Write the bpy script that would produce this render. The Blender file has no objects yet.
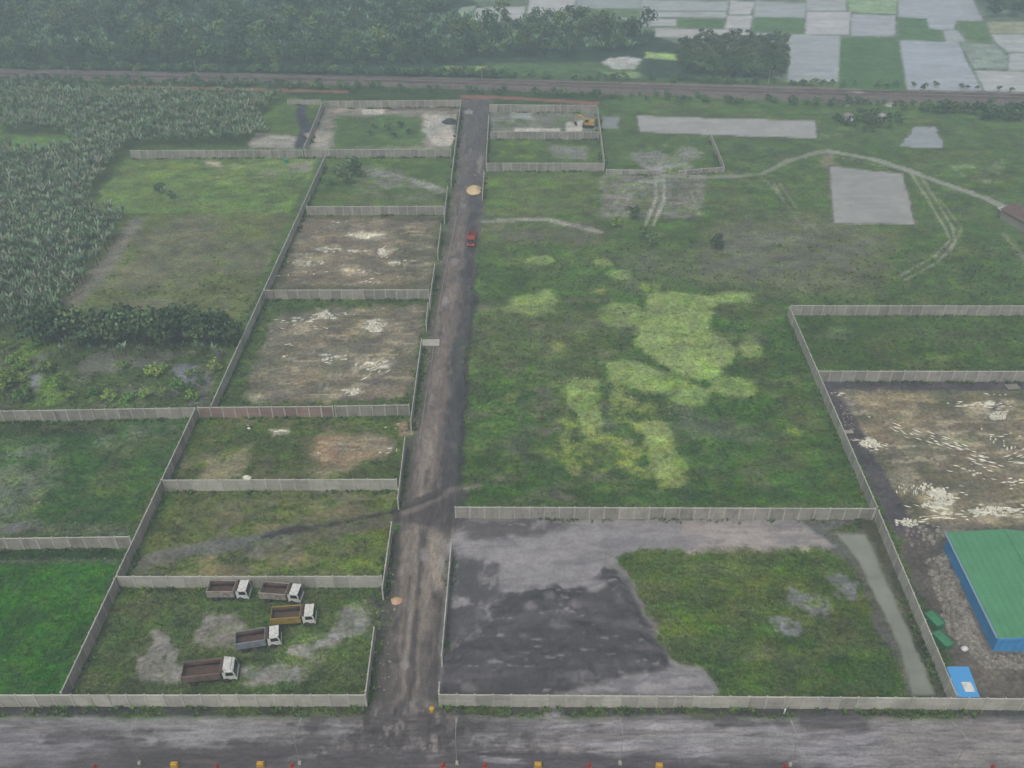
import bpy, math, random
import numpy as np
from mathutils import Vector
R = math.radians
rng = np.random.default_rng(7)
random.seed(11)
sc = bpy.context.scene
COL = sc.collection
H, F, PITCH = 105.0, 900.0, R(36.3)
SP, CP = math.sin(PITCH), math.cos(PITCH)

# ------------------------------------------------------------------ survey: photo pixel -> place on the ground
def G(px, py, z=0.0):
    dx, dy = (px-512)/F, (py-384)/F
    t = (H-z)/(SP+dy*CP)
    return (t*dx, t*(CP-dy*SP), z)
def GW(pts, z=0.0): return np.array([G(p[0], p[1], z)[:2] for p in pts])
def lin(c):
    c = np.asarray(c, float)/255.0
    return np.where(c <= 0.04045, c/12.92, ((c+0.055)/1.055)**2.4)

# ------------------------------------------------------------------ noise
def vnoise(x, y, s):
    xi, yi = np.floor(x).astype(np.int64), np.floor(y).astype(np.int64)
    fx, fy = x-xi, y-yi
    fx, fy = fx*fx*(3-2*fx), fy*fy*(3-2*fy)
    def h(a, b):
        n = (a*374761393 + b*668265263 + s*1274126177) & 0xffffffff
        n = ((n ^ (n >> 13))*1274126177) & 0xffffffff
        return ((n ^ (n >> 16)) & 0xffff)/65535.0
    return (h(xi, yi)*(1-fx)+h(xi+1, yi)*fx)*(1-fy)+(h(xi, yi+1)*(1-fx)+h(xi+1, yi+1)*fx)*fy
def fbm(x, y, scale, s=0, o=4):
    r, a, t = 0, 1.0, 0
    for k in range(o):
        r = r+a*vnoise(x/scale+17.3*k, y/scale-9.1*k, s*31+k); t += a
        scale *= 0.47; a *= 0.55
    return (r/t-0.5)*2

# ------------------------------------------------------------------ object helpers
def tag(o, label=None, cat=None, group=None, kind=None):
    if label: o['label'] = label
    if cat: o['category'] = cat
    if group: o['group'] = group
    if kind: o['kind'] = kind
    return o
def empty(name, loc=(0, 0, 0), rz=0.0, parent=None):
    o = bpy.data.objects.new(name, None); COL.objects.link(o)
    o.location = loc; o.rotation_euler = (0, 0, rz); o.empty_display_size = 0.3
    if parent: o.parent = parent
    return o
def copy_tree(o, parent=None):
    c = o.copy(); COL.objects.link(c); c.parent = parent
    for ch in list(o.children): copy_tree(ch, c)
    return c
class MB:
    def __init__(s): s.v, s.f, s.c, s.m = [], [], [], []
    def add(s, vs, fs, col=None, m=0):
        b = len(s.v); s.v += [tuple(p) for p in vs]
        s.f += [tuple(b+i for i in f) for f in fs]; s.m += [m]*len(fs)
        s.c += [tuple(col) if col is not None else (1, 1, 1)]*len(vs)
    def box(s, x0, x1, y0, y1, z0, z1, col=None, m=0, t=None):
        t = t or (0, 0)
        vs = [(x0, y0, z0), (x1, y0, z0), (x1, y1, z0), (x0, y1, z0),
              (x0+t[0], y0+t[1], z1), (x1-t[0], y0+t[1], z1), (x1-t[0], y1-t[1], z1), (x0+t[0], y1-t[1], z1)]
        s.add(vs, [(3, 2, 1, 0), (4, 5, 6, 7), (0, 1, 5, 4), (1, 2, 6, 5), (2, 3, 7, 6), (3, 0, 4, 7)], col, m)
    def prism(s, prof, y0, y1, col=None, m=0):     # profile in xz, extruded along y
        n = len(prof)
        vs = [(p[0], y0, p[1]) for p in prof]+[(p[0], y1, p[1]) for p in prof]
        fs = [tuple(range(n)), tuple(range(2*n-1, n-1, -1))]+[(i, i+n, (i+1) % n+n, (i+1) % n) for i in range(n)]
        s.add(vs, fs, col, m)
    def tube(s, pts, rad, n=8, col=None, m=0):
        pts = [Vector(p) for p in pts]
        rad = rad if isinstance(rad, (list, tuple)) else [rad]*len(pts)
        vs, fs = [], []
        for i, p in enumerate(pts):
            d = (pts[min(i+1, len(pts)-1)]-pts[max(i-1, 0)]).normalized()
            a = d.cross(Vector((0, 0, 1)) if abs(d.z) < 0.9 else Vector((1, 0, 0))).normalized(); b = d.cross(a)
            for k in range(n):
                t = 2*math.pi*k/n
                vs.append(p+(a*math.cos(t)+b*math.sin(t))*rad[i])
        for i in range(len(pts)-1):
            for k in range(n):
                fs.append((i*n+k, i*n+(k+1) % n, (i+1)*n+(k+1) % n, (i+1)*n+k))
        fs += [tuple(range(n-1, -1, -1)), tuple(range((len(pts)-1)*n, len(pts)*n))]
        s.add(vs, fs, col, m)
    def mesh(s, name, mats, smooth=False):
        me = bpy.data.meshes.new(name); me.from_pydata(s.v, [], s.f); 
        for m in (mats if isinstance(mats, (list, tuple)) else [mats]): me.materials.append(m)
        if s.m and max(s.m): me.polygons.foreach_set('material_index', s.m)
        a = me.attributes.new('Col', 'FLOAT_COLOR', 'POINT')
        c = np.ones((len(s.v), 4), np.float32); c[:, :3] = np.array(s.c, np.float32)
        a.data.foreach_set('color', c.ravel())
        if smooth: me.polygons.foreach_set('use_smooth', [True]*len(s.f))
        me.update(); return me
    def build(s, name, mats, parent=None, smooth=False, bevel=0):
        o = bpy.data.objects.new(name, s.mesh(name, mats, smooth)); COL.objects.link(o)
        if parent: o.parent = parent
        if bevel:
            b = o.modifiers.new('bevel', 'BEVEL'); b.width = bevel; b.segments = 2; b.limit_method = 'ANGLE'
        return o
def link(name, me, parent=None, loc=(0, 0, 0), rz=0):
    o = bpy.data.objects.new(name, me); COL.objects.link(o); o.parent = parent
    o.location = loc; o.rotation_euler = (0, 0, rz); return o

# ------------------------------------------------------------------ materials
class NT:
    def __init__(s, name):
        s.m = bpy.data.materials.new(name); s.m.use_nodes = True; s.t = s.m.node_tree; s.t.nodes.clear()
        s.out = s.n('ShaderNodeOutputMaterial'); s.b = s.n('ShaderNodeBsdfPrincipled')
        s.l(s.b.outputs[0], s.out.inputs[0])
    def n(s, t, **k):
        n = s.t.nodes.new(t)
        for a, v in k.items(): setattr(n, a, v)
        return n
    def l(s, a, b): s.t.links.new(a, b)
    def noise(s, scale, detail=4, vec=None, rough=0.6):
        n = s.n('ShaderNodeTexNoise'); n.inputs['Scale'].default_value = scale
        n.inputs['Detail'].default_value = detail; n.inputs['Roughness'].default_value = rough
        if vec is not None: s.l(vec, n.inputs['Vector'])
        return n.outputs[0]
    def rng(s, v, a, b, lo=0.3, hi=0.7):
        n = s.n('ShaderNodeMapRange'); s.l(v, n.inputs[0])
        n.inputs[1].default_value = lo; n.inputs[2].default_value = hi
        n.inputs[3].default_value = a; n.inputs[4].default_value = b
        return n.outputs[0]
    def mul(s, col, fac):
        n = s.n('ShaderNodeVectorMath', operation='SCALE'); s.l(col, n.inputs[0]); s.l(fac, n.inputs['Scale'])
        return n.outputs[0]
    def math(s, op, a, b):
        n = s.n('ShaderNodeMath', operation=op)
        for i, v in enumerate((a, b)):
            if isinstance(v, (int, float)): n.inputs[i].default_value = v
            else: s.l(v, n.inputs[i])
        return n.outputs[0]
    def mix(s, f, a, b):
        n = s.n('ShaderNodeMix', data_type='RGBA'); s.l(f, n.inputs[0])
        for i, v in ((6, a), (7, b)):
            if hasattr(v, 'is_output'): s.l(v, n.inputs[i])
            else: n.inputs[i].default_value = (*v, 1)
        return n.outputs[2]
    def bump(s, h, dist, st=0.6):
        n = s.n('ShaderNodeBump'); n.inputs['Strength'].default_value = st; n.inputs['Distance'].default_value = dist
        s.l(h, n.inputs['Height']); s.l(n.outputs[0], s.b.inputs['Normal'])
    def attr(s, a='Col'): return s.n('ShaderNodeAttribute', attribute_name=a).outputs['Color']
    def pos(s, sx=1, sy=1, sz=1):
        g = s.n('ShaderNodeNewGeometry'); m = s.n('ShaderNodeMapping'); m.inputs['Scale'].default_value = (sx, sy, sz)
        s.l(g.outputs['Position'], m.inputs['Vector']); return m.outputs[0]
    def fin(s, col, rough=0.9, spec=0.2, metal=0):
        if hasattr(col, 'is_output'): s.l(col, s.b.inputs['Base Color'])
        else: s.b.inputs['Base Color'].default_value = (*col, 1)
        if hasattr(rough, 'is_output'): s.l(rough, s.b.inputs['Roughness'])
        else: s.b.inputs['Roughness'].default_value = rough
        s.b.inputs['Specular IOR Level'].default_value = spec; s.b.inputs['Metallic'].default_value = metal
        return s.m

def mat_ground():
    t = NT('ground_soil_and_grass'); c = t.attr(); p = t.pos()
    a = t.noise(1.5, 5, p, 0.7); b = t.noise(0.22, 5, p, 0.65); d = t.noise(0.045, 4, p)
    f = t.math('MULTIPLY', t.math('MULTIPLY', t.rng(a, 0.62, 1.4, 0.36, 0.64), t.rng(b, 0.78, 1.24, 0.36, 0.64)), t.rng(d, 0.9, 1.1))
    c = t.mul(c, f)
    hs = t.n('ShaderNodeHueSaturation'); t.l(c, hs.inputs['Color'])
    t.l(t.rng(t.noise(0.5, 4, p), 0.485, 0.515), hs.inputs['Hue']); t.l(t.rng(b, 0.85, 1.15), hs.inputs['Saturation'])
    t.bump(a, 0.25, 0.7)
    return t.fin(hs.outputs[0], 0.95, 0.1)
def mat_mud(name, rough_lo=0.35, rough_hi=0.8, sx=1, sy=1, soft=1.0):
    t = NT(name); c = t.attr(); p = t.pos(sx, sy); q = t.pos()
    a = t.noise(1.6, 6, p, 0.7); b = t.noise(0.35, 5, p, 0.7); k = t.noise(2.5, 4, q)
    f = t.math('MULTIPLY', t.math('MULTIPLY', t.rng(a, 1-.28*soft, 1+.28*soft, 0.36, 0.64), t.rng(b, 1-.2*soft, 1+.2*soft, 0.36, 0.64)), t.rng(k, 1-.15*soft, 1+.15*soft, 0.36, 0.64))
    t.bump(a, 0.12, 0.6)
    return t.fin(t.mul(c, f), t.rng(b, rough_hi, rough_lo), 0.35)
def mat_water(name):
    t = NT(name); c = t.attr(); p = t.pos()
    a = t.noise(0.25, 4, p); b = t.noise(2.0, 3, p)
    t.bump(b, 0.02, 0.3)
    return t.fin(t.mul(c, t.rng(a, 0.9, 1.08)), 0.22, 0.5)
def mat_paint(name, col, rough=0.5, var=0.15, dirt=None, dscale=1.2, metal=0, spec=0.4):
    t = NT(name); co = t.n('ShaderNodeTexCoord').outputs['Object']
    c = tuple(lin(col)); n = t.noise(dscale, 6, co, 0.7); k = t.noise(dscale*5, 4, co)
    if dirt is not None: base = t.mix(t.rng(n, 0, 1, 0.45, 0.72), c, tuple(lin(dirt)))
    else: base = t.mix(t.rng(n, 0, 1), tuple(x*(1-var) for x in c), tuple(min(1, x*(1+var)) for x in c))
    return t.fin(t.mul(base, t.rng(k, 0.92, 1.08)), rough, spec, metal)
def mat_concrete(name, col, stain):
    t = NT(name); c = t.attr(); p = t.pos(1, 1, 0.35); q = t.pos()
    n = t.noise(0.9, 6, p, 0.7); k = t.noise(4, 4, q); g = t.noise(0.2, 3, q)
    base = t.mix(t.rng(n, 0, 0.75, 0.48, 0.75), tuple(lin(col)), tuple(lin(stain)))
    m = t.n('ShaderNodeVectorMath', operation='MULTIPLY'); t.l(base, m.inputs[0]); t.l(c, m.inputs[1])
    t.bump(k, 0.02, 0.4)
    return t.fin(t.mul(t.mul(m.outputs[0], t.rng(k, 0.9, 1.1)), t.rng(g, 0.86, 1.1)), 0.9, 0.15)
def mat_leaf(name):
    t = NT(name); c = t.attr(); oi = t.n('ShaderNodeObjectInfo').outputs['Random']
    hs = t.n('ShaderNodeHueSaturation'); t.l(c, hs.inputs['Color'])
    t.l(t.rng(oi, 0.475, 0.52, 0, 1), hs.inputs['Hue'])
    r2 = t.n('ShaderNodeMath', operation='FRACT'); t.l(t.math('MULTIPLY', oi, 7.31), r2.inputs[0])
    t.l(t.rng(r2.outputs[0], 0.62, 1.4, 0, 1), hs.inputs['Value'])
    return t.fin(hs.outputs[0], 0.7, 0.2)
M = dict(
    ground=mat_ground(), mud=mat_mud('wet_dirt_road', 0.4, 0.85, 1, 0.25), tar=mat_mud('muddy_road', 0.4, 0.8, 0.18, 1.0),
    sand=mat_mud('dredged_sand', 0.6, 0.95, soft=0.45), ballast=mat_mud('ballast', 0.9, 0.95), water=mat_water('muddy_water'),
    wall=mat_concrete('precast_concrete', (162, 157, 148), (100, 96, 90)), pink=mat_concrete('reddish_concrete', (156, 132, 122), (120, 98, 90)),
    warm=mat_concrete('weathered_concrete', (170, 158, 149), (128, 116, 108)), lime=mat_concrete('limewashed_concrete', (178, 175, 163), (140, 136, 124)),
    post=mat_concrete('concrete_post', (186, 182, 172), (140, 135, 126)),
    leaf=mat_leaf('foliage'), bark=mat_paint('bark', (86, 74, 60), 0.9, 0.3),
    blade=mat_leaf('grass_blades'),
    white=mat_paint('white_paint', (225, 224, 220), 0.35, 0.05, (180, 172, 160), 1.5), rust=mat_paint('rusty_steel', (92, 76, 68), 0.85, 0.3, (56, 48, 46), 1.4),
    lining=mat_paint('soiled_bed_steel', (94, 72, 62), 0.9, 0.3, (52, 46, 44), 1.2), dark=mat_paint('black_steel', (48, 47, 48), 0.6, 0.3), tyre=mat_paint('tyre_rubber', (38, 37, 37), 0.9, 0.2), glass=mat_paint('dark_glass', (30, 36, 42), 0.08, 0.1, spec=0.6),
    red=mat_paint('red_paint', (172, 62, 54), 0.45, 0.1), lamp=mat_paint('headlamp_glass', (210, 210, 205), 0.15, 0.05), yellow=mat_paint('yellow_paint', (205, 160, 45), 0.5, 0.1, (150, 115, 50), 1.5),
    greenroof=None, bluewall=None, teal=mat_paint('teal_plastic', (60, 150, 120), 0.5, 0.1),
    greenp=mat_paint('green_paint', (66, 132, 92), 0.6, 0.12, (52, 92, 72), 1.3), galv=mat_paint('galvanised_steel', (178, 178, 176), 0.45, 0.08),
    stone=mat_concrete('rubble_stone', (150, 143, 134), (105, 98, 92)), limestone=mat_concrete('white_lime', (232, 228, 212), (190, 184, 165)),
    brownroof=mat_paint('rusty_roof', (112, 92, 84), 0.8, 0.25, (80, 68, 64), 0.8), skyblue=mat_paint('blue_sheet', (78, 158, 218), 0.4, 0.08, (92, 160, 205), 0.9),
)
def mat_ribbed(name, col, axis, rough=0.45, dirt=0.12):
    t = NT(name); co = t.n('ShaderNodeTexCoord').outputs['Object']
    w = t.n('ShaderNodeTexWave', wave_type='BANDS', bands_direction=axis); w.inputs['Scale'].default_value = 0.3
    t.l(co, w.inputs['Vector'])
    n = t.noise(0.35, 6, co, 0.7); k = t.noise(2.5, 4, co)
    c = lin(col)
    base = t.mix(t.rng(n, 0, 1), tuple(c*(1-dirt)), tuple(c*(1+dirt)))
    t.bump(w.outputs[1], 0.06, 0.6)
    return t.fin(t.mul(t.mul(base, t.rng(w.outputs[1], 0.93, 1.04, 0, 1)), t.rng(k, 0.92, 1.06, 0.36, 0.64)), rough, 0.3)
M['greenroof'] = mat_ribbed('green_metal_roofing', (86, 146, 104), 'Y')
M['bluewall'] = mat_ribbed('blue_metal_cladding', (70, 154, 214), 'Y', 0.5, 0.15)

# ------------------------------------------------------------------ the ground sheet: fan grid, finer near the camera
PX, PY = np.arange(-170, 1196, 1.7), np.concatenate([np.arange(-60, 110, 1.25), np.arange(110, 860, 1.6)])
gx, gy = np.meshgrid(PX, PY)
tt = H/(SP+(gy-384)/F*CP)
X, Y = tt*(gx-512)/F, tt*(CP-(gy-384)/F*SP)
NR, NC = X.shape
X, Y = X.ravel(), Y.ravel(); gxr, gyr = gx.ravel(), gy.ravel()
N1, N2, N3 = fbm(X, Y, 16, 1), fbm(X, Y, 5, 2), fbm(X, Y, 1.6, 3, 3)
NE = 0.5*N1+0.8*N2+0.6*N3
C = np.tile(lin((84, 103, 72)), (X.size, 1))
Z = 0.10*N2+0.05*N3
def sdist(poly, x, y):
    d = np.full(x.shape, 1e9); ins = np.zeros(x.shape, bool); n = len(poly)
    for i in range(n):
        ax, ay = poly[i]; bx, by = poly[(i+1) % n]; ex, ey = bx-ax, by-ay
        t = np.clip(((x-ax)*ex+(y-ay)*ey)/(ex*ex+ey*ey+1e-9), 0, 1)
        d = np.minimum(d, (x-ax-t*ex)**2+(y-ay-t*ey)**2)
        if abs(ey) > 1e-9: ins ^= ((ay > y) != (by > y)) & (x < (bx-ax)*(y-ay)/ey+ax)
    return np.where(ins, 1, -1)*np.sqrt(d)
def ldist(pts, x, y):
    d = np.full(x.shape, 1e9)
    for (ax, ay), (bx, by) in zip(pts[:-1], pts[1:]):
        ex, ey = bx-ax, by-ay
        t = np.clip(((x-ax)*ex+(y-ay)*ey)/(ex*ex+ey*ey+1e-9), 0, 1)
        d = np.minimum(d, (x-ax-t*ex)**2+(y-ay-t*ey)**2)
    return np.sqrt(d)
def field(poly, amp=0.0, pad=6.0, line=None):
    w = GW(poly); mx = pad+abs(amp)+(line or 0)
    idx = np.nonzero((X > w[:, 0].min()-mx) & (X < w[:, 0].max()+mx) & (Y > w[:, 1].min()-mx) & (Y < w[:, 1].max()+mx))[0]
    if line: s = line/2-ldist(w, X[idx], Y[idx])
    else: s = sdist(w, X[idx], Y[idx])
    return idx, s+amp*NE[idx]
def sstep(a, b, v):
    t = np.clip((v-a)/(b-a), 0, 1); return t*t*(3-2*t)
def paint(poly, col, soft=0.6, amp=1.0, op=1.0, mott=None, line=None, mul=None):
    """a patch of soil, plant cover, water or painted sheen with a ragged edge; mott = (scale, cover 0..1, seed)"""
    idx, s = field(poly, amp, soft+2, line)
    a = sstep(-soft, soft, s)*op
    if mott:
        n = fbm(X[idx], Y[idx], mott[0], mott[2] if len(mott) > 2 else 5)*0.5+0.5
        n = n+0.10*N3[idx]; th = 1-mott[1]; th = 0.5+(th-0.5)*0.6
        a = a*sstep(th-0.08, th+0.08, n)
    C[idx] = C[idx]*(1-a[:, None])+lin(col)*a[:, None]
def streaks(poly, col, sx, sy, cover, op, seed, soft=0.055):
    idx, s = field(poly, 0.8, 3); n = fbm(X[idx]/sx, Y[idx]/sy, 1.0, seed, 5)*0.5+0.5+0.07*N3[idx]
    a = sstep(1-cover-soft, 1-cover+soft, n)*sstep(-0.6, 0.6, s)*op
    C[idx] = C[idx]*(1-a[:, None])+lin(col)*a[:, None]
def vary(poly, seed, brown=(98, 100, 80), op=0.55):
    streaks(poly, brown, 7, 3.5, 0.40, op, seed); streaks(poly, (100, 128, 66), 5, 2.2, 0.38, op*0.8, seed+1); streaks(poly, (62, 84, 46), 3, 1.5, 0.38, op*0.9, seed+2); streaks(poly, (112, 118, 104), 4, 1.6, 0.30, op*0.7, seed+3)
def bare(poly, seed, op=0.7):
    streaks(poly, (158, 145, 120), 7, 2.2, 0.42, op*.9, seed); streaks(poly, (104, 100, 92), 3, 1.5, 0.44, op, seed+1); streaks(poly, (92, 100, 70), 6, 2.5, 0.36, op*0.8, seed+2); streaks(poly, (188, 177, 150), 5, 1.0, 0.34, op, seed+3)
def ell(cx, cy, rx, ry, n=14): return [(cx+rx*math.cos(2*math.pi*i/n), cy+ry*math.sin(2*math.pi*i/n)) for i in range(n)]
FACE_CLS = None
cls = np.zeros(X.size, np.int32)
CLS = [('ground', 'ground')]
def mark(name, mat, poly, amp=0.3, line=None, dz=0.0):
    CLS.append((name, mat)); k = len(CLS)-1
    idx, s = field(poly, amp, 3, line)
    m = idx[s > 0]; cls[m] = k
    return idx, s, k
def mark_like(k, poly, amp=0.3, line=None):
    idx, s = field(poly, amp, 3, line); cls[idx[s > 0]] = k

# ---- broad zones
big = lambda y0, y1: [(-180, y0), (1200, y0), (1200, y1), (-180, y1)]
paint(big(-70, 78), (62, 80, 66), 3, 2)
paint([(-180, 72), (1200, 98), (1200, 118), (480, 104), (-180, 96)], (66, 84, 62), 1.5, 2)
paint([(-180, 84), (290, 92), (262, 146), (128, 150), (96, 205), (128, 216), (60, 318), (50, 335), (-180, 338)], (74, 86, 62), 1.5, 2)
paint([(-60, 118), (5, 118), (3, 138), (-60, 140)], (110, 145, 70), 2, 2)
paint([(15, 136), (72, 138), (60, 148), (5, 152)], (96, 128, 74), 2, 2)
paint([(280, 98), (320, 98), (300, 146), (255, 140), (262, 118)], (88, 108, 70), 1, 1.5)
paint([(255, 133), (300, 138), (300, 148), (250, 148)], (160, 155, 145), 0.8, 1.5)
paint([(306, 100), (300, 112), (306, 128), (300, 146)], (68, 68, 80), 0.8, 0.6, line=3.2)
# west fields
paint([(130, 157), (318, 158), (290, 216), (128, 215), (88, 206)], (108, 130, 84), 1, 1.5)
paint([(150, 162), (260, 166), (230, 205), (120, 200)], (126, 146, 86), 2, 3, 0.8, (9, 0.5, 4))
paint([(200, 166), (310, 162), (310, 172), (215, 182)], (140, 138, 124), 1, 2, 0.8, (7, 0.5, 8))
paint([(205, 160), (220, 162), (220, 166), (205, 166)], (185, 175, 155), 0.6, 0.5)
paint([(128, 214), (290, 214), (240, 325), (52, 318)], (108, 110, 80), 1.2, 1.5)
paint([(128, 214), (290, 214), (240, 325), (52, 318)], (98, 116, 74), 1.2, 1.5, 0.8, (14, 0.45, 6))
paint([(90, 288), (215, 282), (232, 312), (100, 318)], (98, 112, 60), 2, 3, 0.8, (4, 0.5, 7))
paint([(136, 222), (112, 258), (80, 294), (58, 314)], (128, 122, 110), 1.2, 1.0, 0.8, line=4)
paint([(-180, 322), (240, 322), (206, 408), (-180, 412)], (80, 95, 66), 1, 1)
paint([(-180, 345), (225, 350), (206, 408), (-180, 412)], (104, 106, 96), 1, 1, 0.9, (6, 0.5, 9))
paint([(-180, 340), (60, 340), (70, 408), (-180, 412)], (106, 136, 66), 1, 1, 0.8, (5, 0.45, 10))
paint(ell(34, 378, 8, 14), (128, 132, 138), 0.8, 1.5); paint(ell(185, 372, 14, 10), (122, 124, 128), 0.8, 2); paint(ell(160, 392, 22, 5), (118, 122, 122), 0.8, 2)
paint([(75, 394), (150, 393), (150, 405), (75, 406)], (100, 132, 62), 1, 1.5, 0.9, (3, 0.6, 3))
# west lots
paint([(-180, 424), (190, 420), (130, 545), (-180, 548)], (64, 94, 54), 0.8, 1)
paint([(-180, 424), (190, 420), (175, 445), (-180, 450)], (76, 98, 72), 1.5, 2, 0.9, (5, 0.5, 12))
paint([(-20, 455), (52, 448), (50, 528), (-20, 532)], (114, 120, 120), 2, 3, 0.85, (6, 0.7, 13))
paint([(95, 432), (172, 428), (160, 452), (100, 448)], (112, 124, 116), 1.5, 3, 0.75, (4, 0.5, 14))
paint([(-180, 526), (132, 526), (130, 536), (-180, 536)], (116, 118, 116), 0.7, 0.8, 0.7)
paint([(-180, 424), (120, 422), (115, 435), (-180, 438)], (54, 68, 48), 0.8, 1)
paint([(-180, 548), (128, 548), (122, 566), (-180, 566)], (50, 72, 44), 0.6, 0.8)
paint([(-180, 560), (118, 560), (116, 564), (-180, 565)], (104, 112, 108), 0.3, 0.4, 0.8)
paint([(-180, 565), (116, 564), (62, 700), (-180, 700)], (54, 104, 36), 0.6, 0.8)
paint([(-180, 565), (116, 564), (62, 700), (-180, 700)], (70, 118, 46), 0.6, 0.8, 0.7, (4, 0.45, 15))
# truck lot
paint([(118, 585), (385, 585), (366, 700), (66, 700)], (80, 98, 62), 0.5, 0.5)
paint([(118, 585), (385, 585), (366, 700), (66, 700)], (100, 106, 80), 0.5, 0.5, 0.7, (5, 0.45, 16))
for p in ([(155, 632), (170, 640), (180, 660), (190, 676), (168, 684), (142, 676), (134, 656), (150, 655)], [(205, 620), (232, 616), (245, 626), (236, 640), (205, 652), (190, 645)], [(232, 630), (255, 634), (240, 645)], [(318, 636), (338, 628), (345, 610), (372, 600), (368, 630), (345, 640), (325, 660), (318, 666), (290, 652)], [(240, 670), (310, 668), (300, 680), (245, 684)]):
    paint(p, (146, 140, 134), 0.7, 1.3, 0.95)
paint([(300, 660), (360, 640), (364, 690), (330, 690)], (92, 106, 66), 1, 2, 0.6)
# lot with the diagonal track
paint([(150, 492), (398, 490), (384, 577), (118, 577)], (100, 106, 68), 0.6, 0.6)
paint([(150, 492), (398, 490), (384, 577), (118, 577)], (122, 112, 84), 0.6, 0.6, 0.75, (9, 0.45, 17))
paint([(260, 540), (385, 535), (382, 574), (250, 574)], (104, 124, 62), 1.5, 2, 0.8, (5, 0.55, 18))
paint([(130, 560), (140, 530), (165, 500), (160, 492)], (72, 96, 54), 1, 1.5, 0.9, line=3)
paint([(158, 558), (200, 550), (240, 543), (290, 532)], (112, 110, 104), 0.5, 0.6, line=2.4)
paint([(280, 534), (310, 527), (350, 522), (396, 510)], (96, 90, 80), 0.6, 1.4, 0.7, line=2.2); paint([(285, 538), (330, 530), (396, 520)], (122, 114, 102), 0.7, 1.2, 0.6, (2, 0.5, 71), line=3.0)
paint([(240, 548), (285, 540), (300, 552), (250, 564)], (136, 132, 112), 0.6, 1, 0.8, (2.5, 0.5, 19))
# lot with the reddish bare patch
paint([(195, 420), (408, 418), (396, 480), (170, 482)], (100, 102, 70), 0.6, 0.6)
paint([(195, 420), (408, 418), (396, 480), (170, 482)], (78, 98, 58), 0.6, 0.6, 0.8, (7, 0.5, 20))
paint([(318, 438), (345, 432), (372, 436), (396, 444), (392, 456), (362, 460), (345, 470), (325, 462)], (148, 126, 104), 1.6, 3.0, 0.9)
paint([(205, 455), (248, 448), (240, 476), (200, 480)], (148, 140, 112), 1, 2, 0.8)
paint([(300, 472), (345, 468), (330, 480)], (146, 138, 112), 1, 1, 0.6); paint([(270, 430), (290, 428), (290, 434), (272, 436)], (168, 162, 138), 0.4, 0.5)
paint([(395, 425), (415, 418), (430, 430), (400, 440)], (136, 122, 104), 0.8, 1)
SM = []
def smear(cx, cy, rx, ry, sd, op=0.9): SM.append((cx, cy, rx, ry))
# lot with white dashes (south)
paint([(262, 300), (428, 300), (412, 405), (212, 405)], (82, 98, 66), 0.5, 0.6)
paint([(278, 312), (424, 305), (410, 392), (396, 400), (252, 402), (250, 380)], (122, 114, 98), 1.5, 2)
paint([(278, 312), (424, 305), (410, 392), (396, 400), (252, 402), (250, 380)], (110, 106, 84), 1.5, 2, 0.8, (8, 0.5, 21))
for e in ((305, 322, 22, 6), (325, 315, 14, 6), (374, 326, 16, 8), (330, 358, 14, 8), (372, 366, 20, 12), (262, 396, 12, 6), (290, 330, 26, 4)): paint(ell(*e), (176, 166, 142), 1.2, 2, 0.75, (3, 0.6, 22))
# next lot north
paint([(302, 216), (442, 216), (432, 290), (268, 290)], (100, 98, 76), 0.5, 0.6)
paint([(306, 218), (436, 222), (428, 284), (282, 286)], (124, 114, 96), 1, 2)
paint([(400, 235), (436, 225), (428, 284), (390, 282)], (98, 98, 76), 1, 2, 0.8)
for e in ((365, 235, 22, 5), (325, 250, 18, 4), (355, 250, 12, 4), (380, 252, 12, 6), (310, 262, 18, 5), (350, 272, 22, 5), (400, 262, 14, 5)): paint(ell(*e), (184, 172, 148), 1.2, 2, 0.75, (3, 0.6, 23))
# next lot: green with grey
paint([(326, 155), (452, 155), (446, 206), (306, 206)], (86, 106, 72), 0.6, 0.6)
paint([(360, 168), (395, 168), (440, 190), (446, 204), (355, 195)], (122, 122, 112), 1.5, 2, 0.8, (8, 0.55, 24))
paint([(372, 172), (410, 180), (440, 190)], (164, 164, 158), 0.8, 1, 0.8, line=3.5)
paint([(372, 158), (440, 158), (438, 164), (375, 164)], (106, 134, 70), 1.5, 2, 0.8, (5, 0.5, 25))
# top lot: pale sand rim, green middle
paint([(326, 106), (460, 106), (450, 149), (305, 148)], (142, 136, 124), 0.8, 0.8)
paint([(338, 116), (420, 116), (432, 124), (420, 146), (332, 148)], (86, 108, 76), 1.5, 3)
paint([(362, 109), (384, 109), (384, 114), (362, 114)], (206, 200, 186), 0.6, 0.5); paint([(420, 114), (456, 114), (452, 145), (432, 145)], (190, 184, 172), 1, 2)
paint([(385, 106), (458, 106), (458, 111), (388, 111)], (118, 108, 100), 0.6, 0.5); paint([(308, 134), (332, 132), (328, 148), (306, 148)], (170, 162, 150), 1, 1.5)
for k_, e in enumerate(((305, 321, 20, 5), (327, 316, 12, 5), (374, 326, 13, 7), (330, 358, 10, 5), (376, 366, 14, 9), (352, 392, 9, 4), (364, 235, 18, 3.5), (328, 250, 14, 3), (355, 250, 9, 3), (381, 252, 8, 4), (312, 262, 12, 3), (352, 272, 16, 3.5), (402, 262, 9, 4))): smear(*e, 400+k_)
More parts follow.
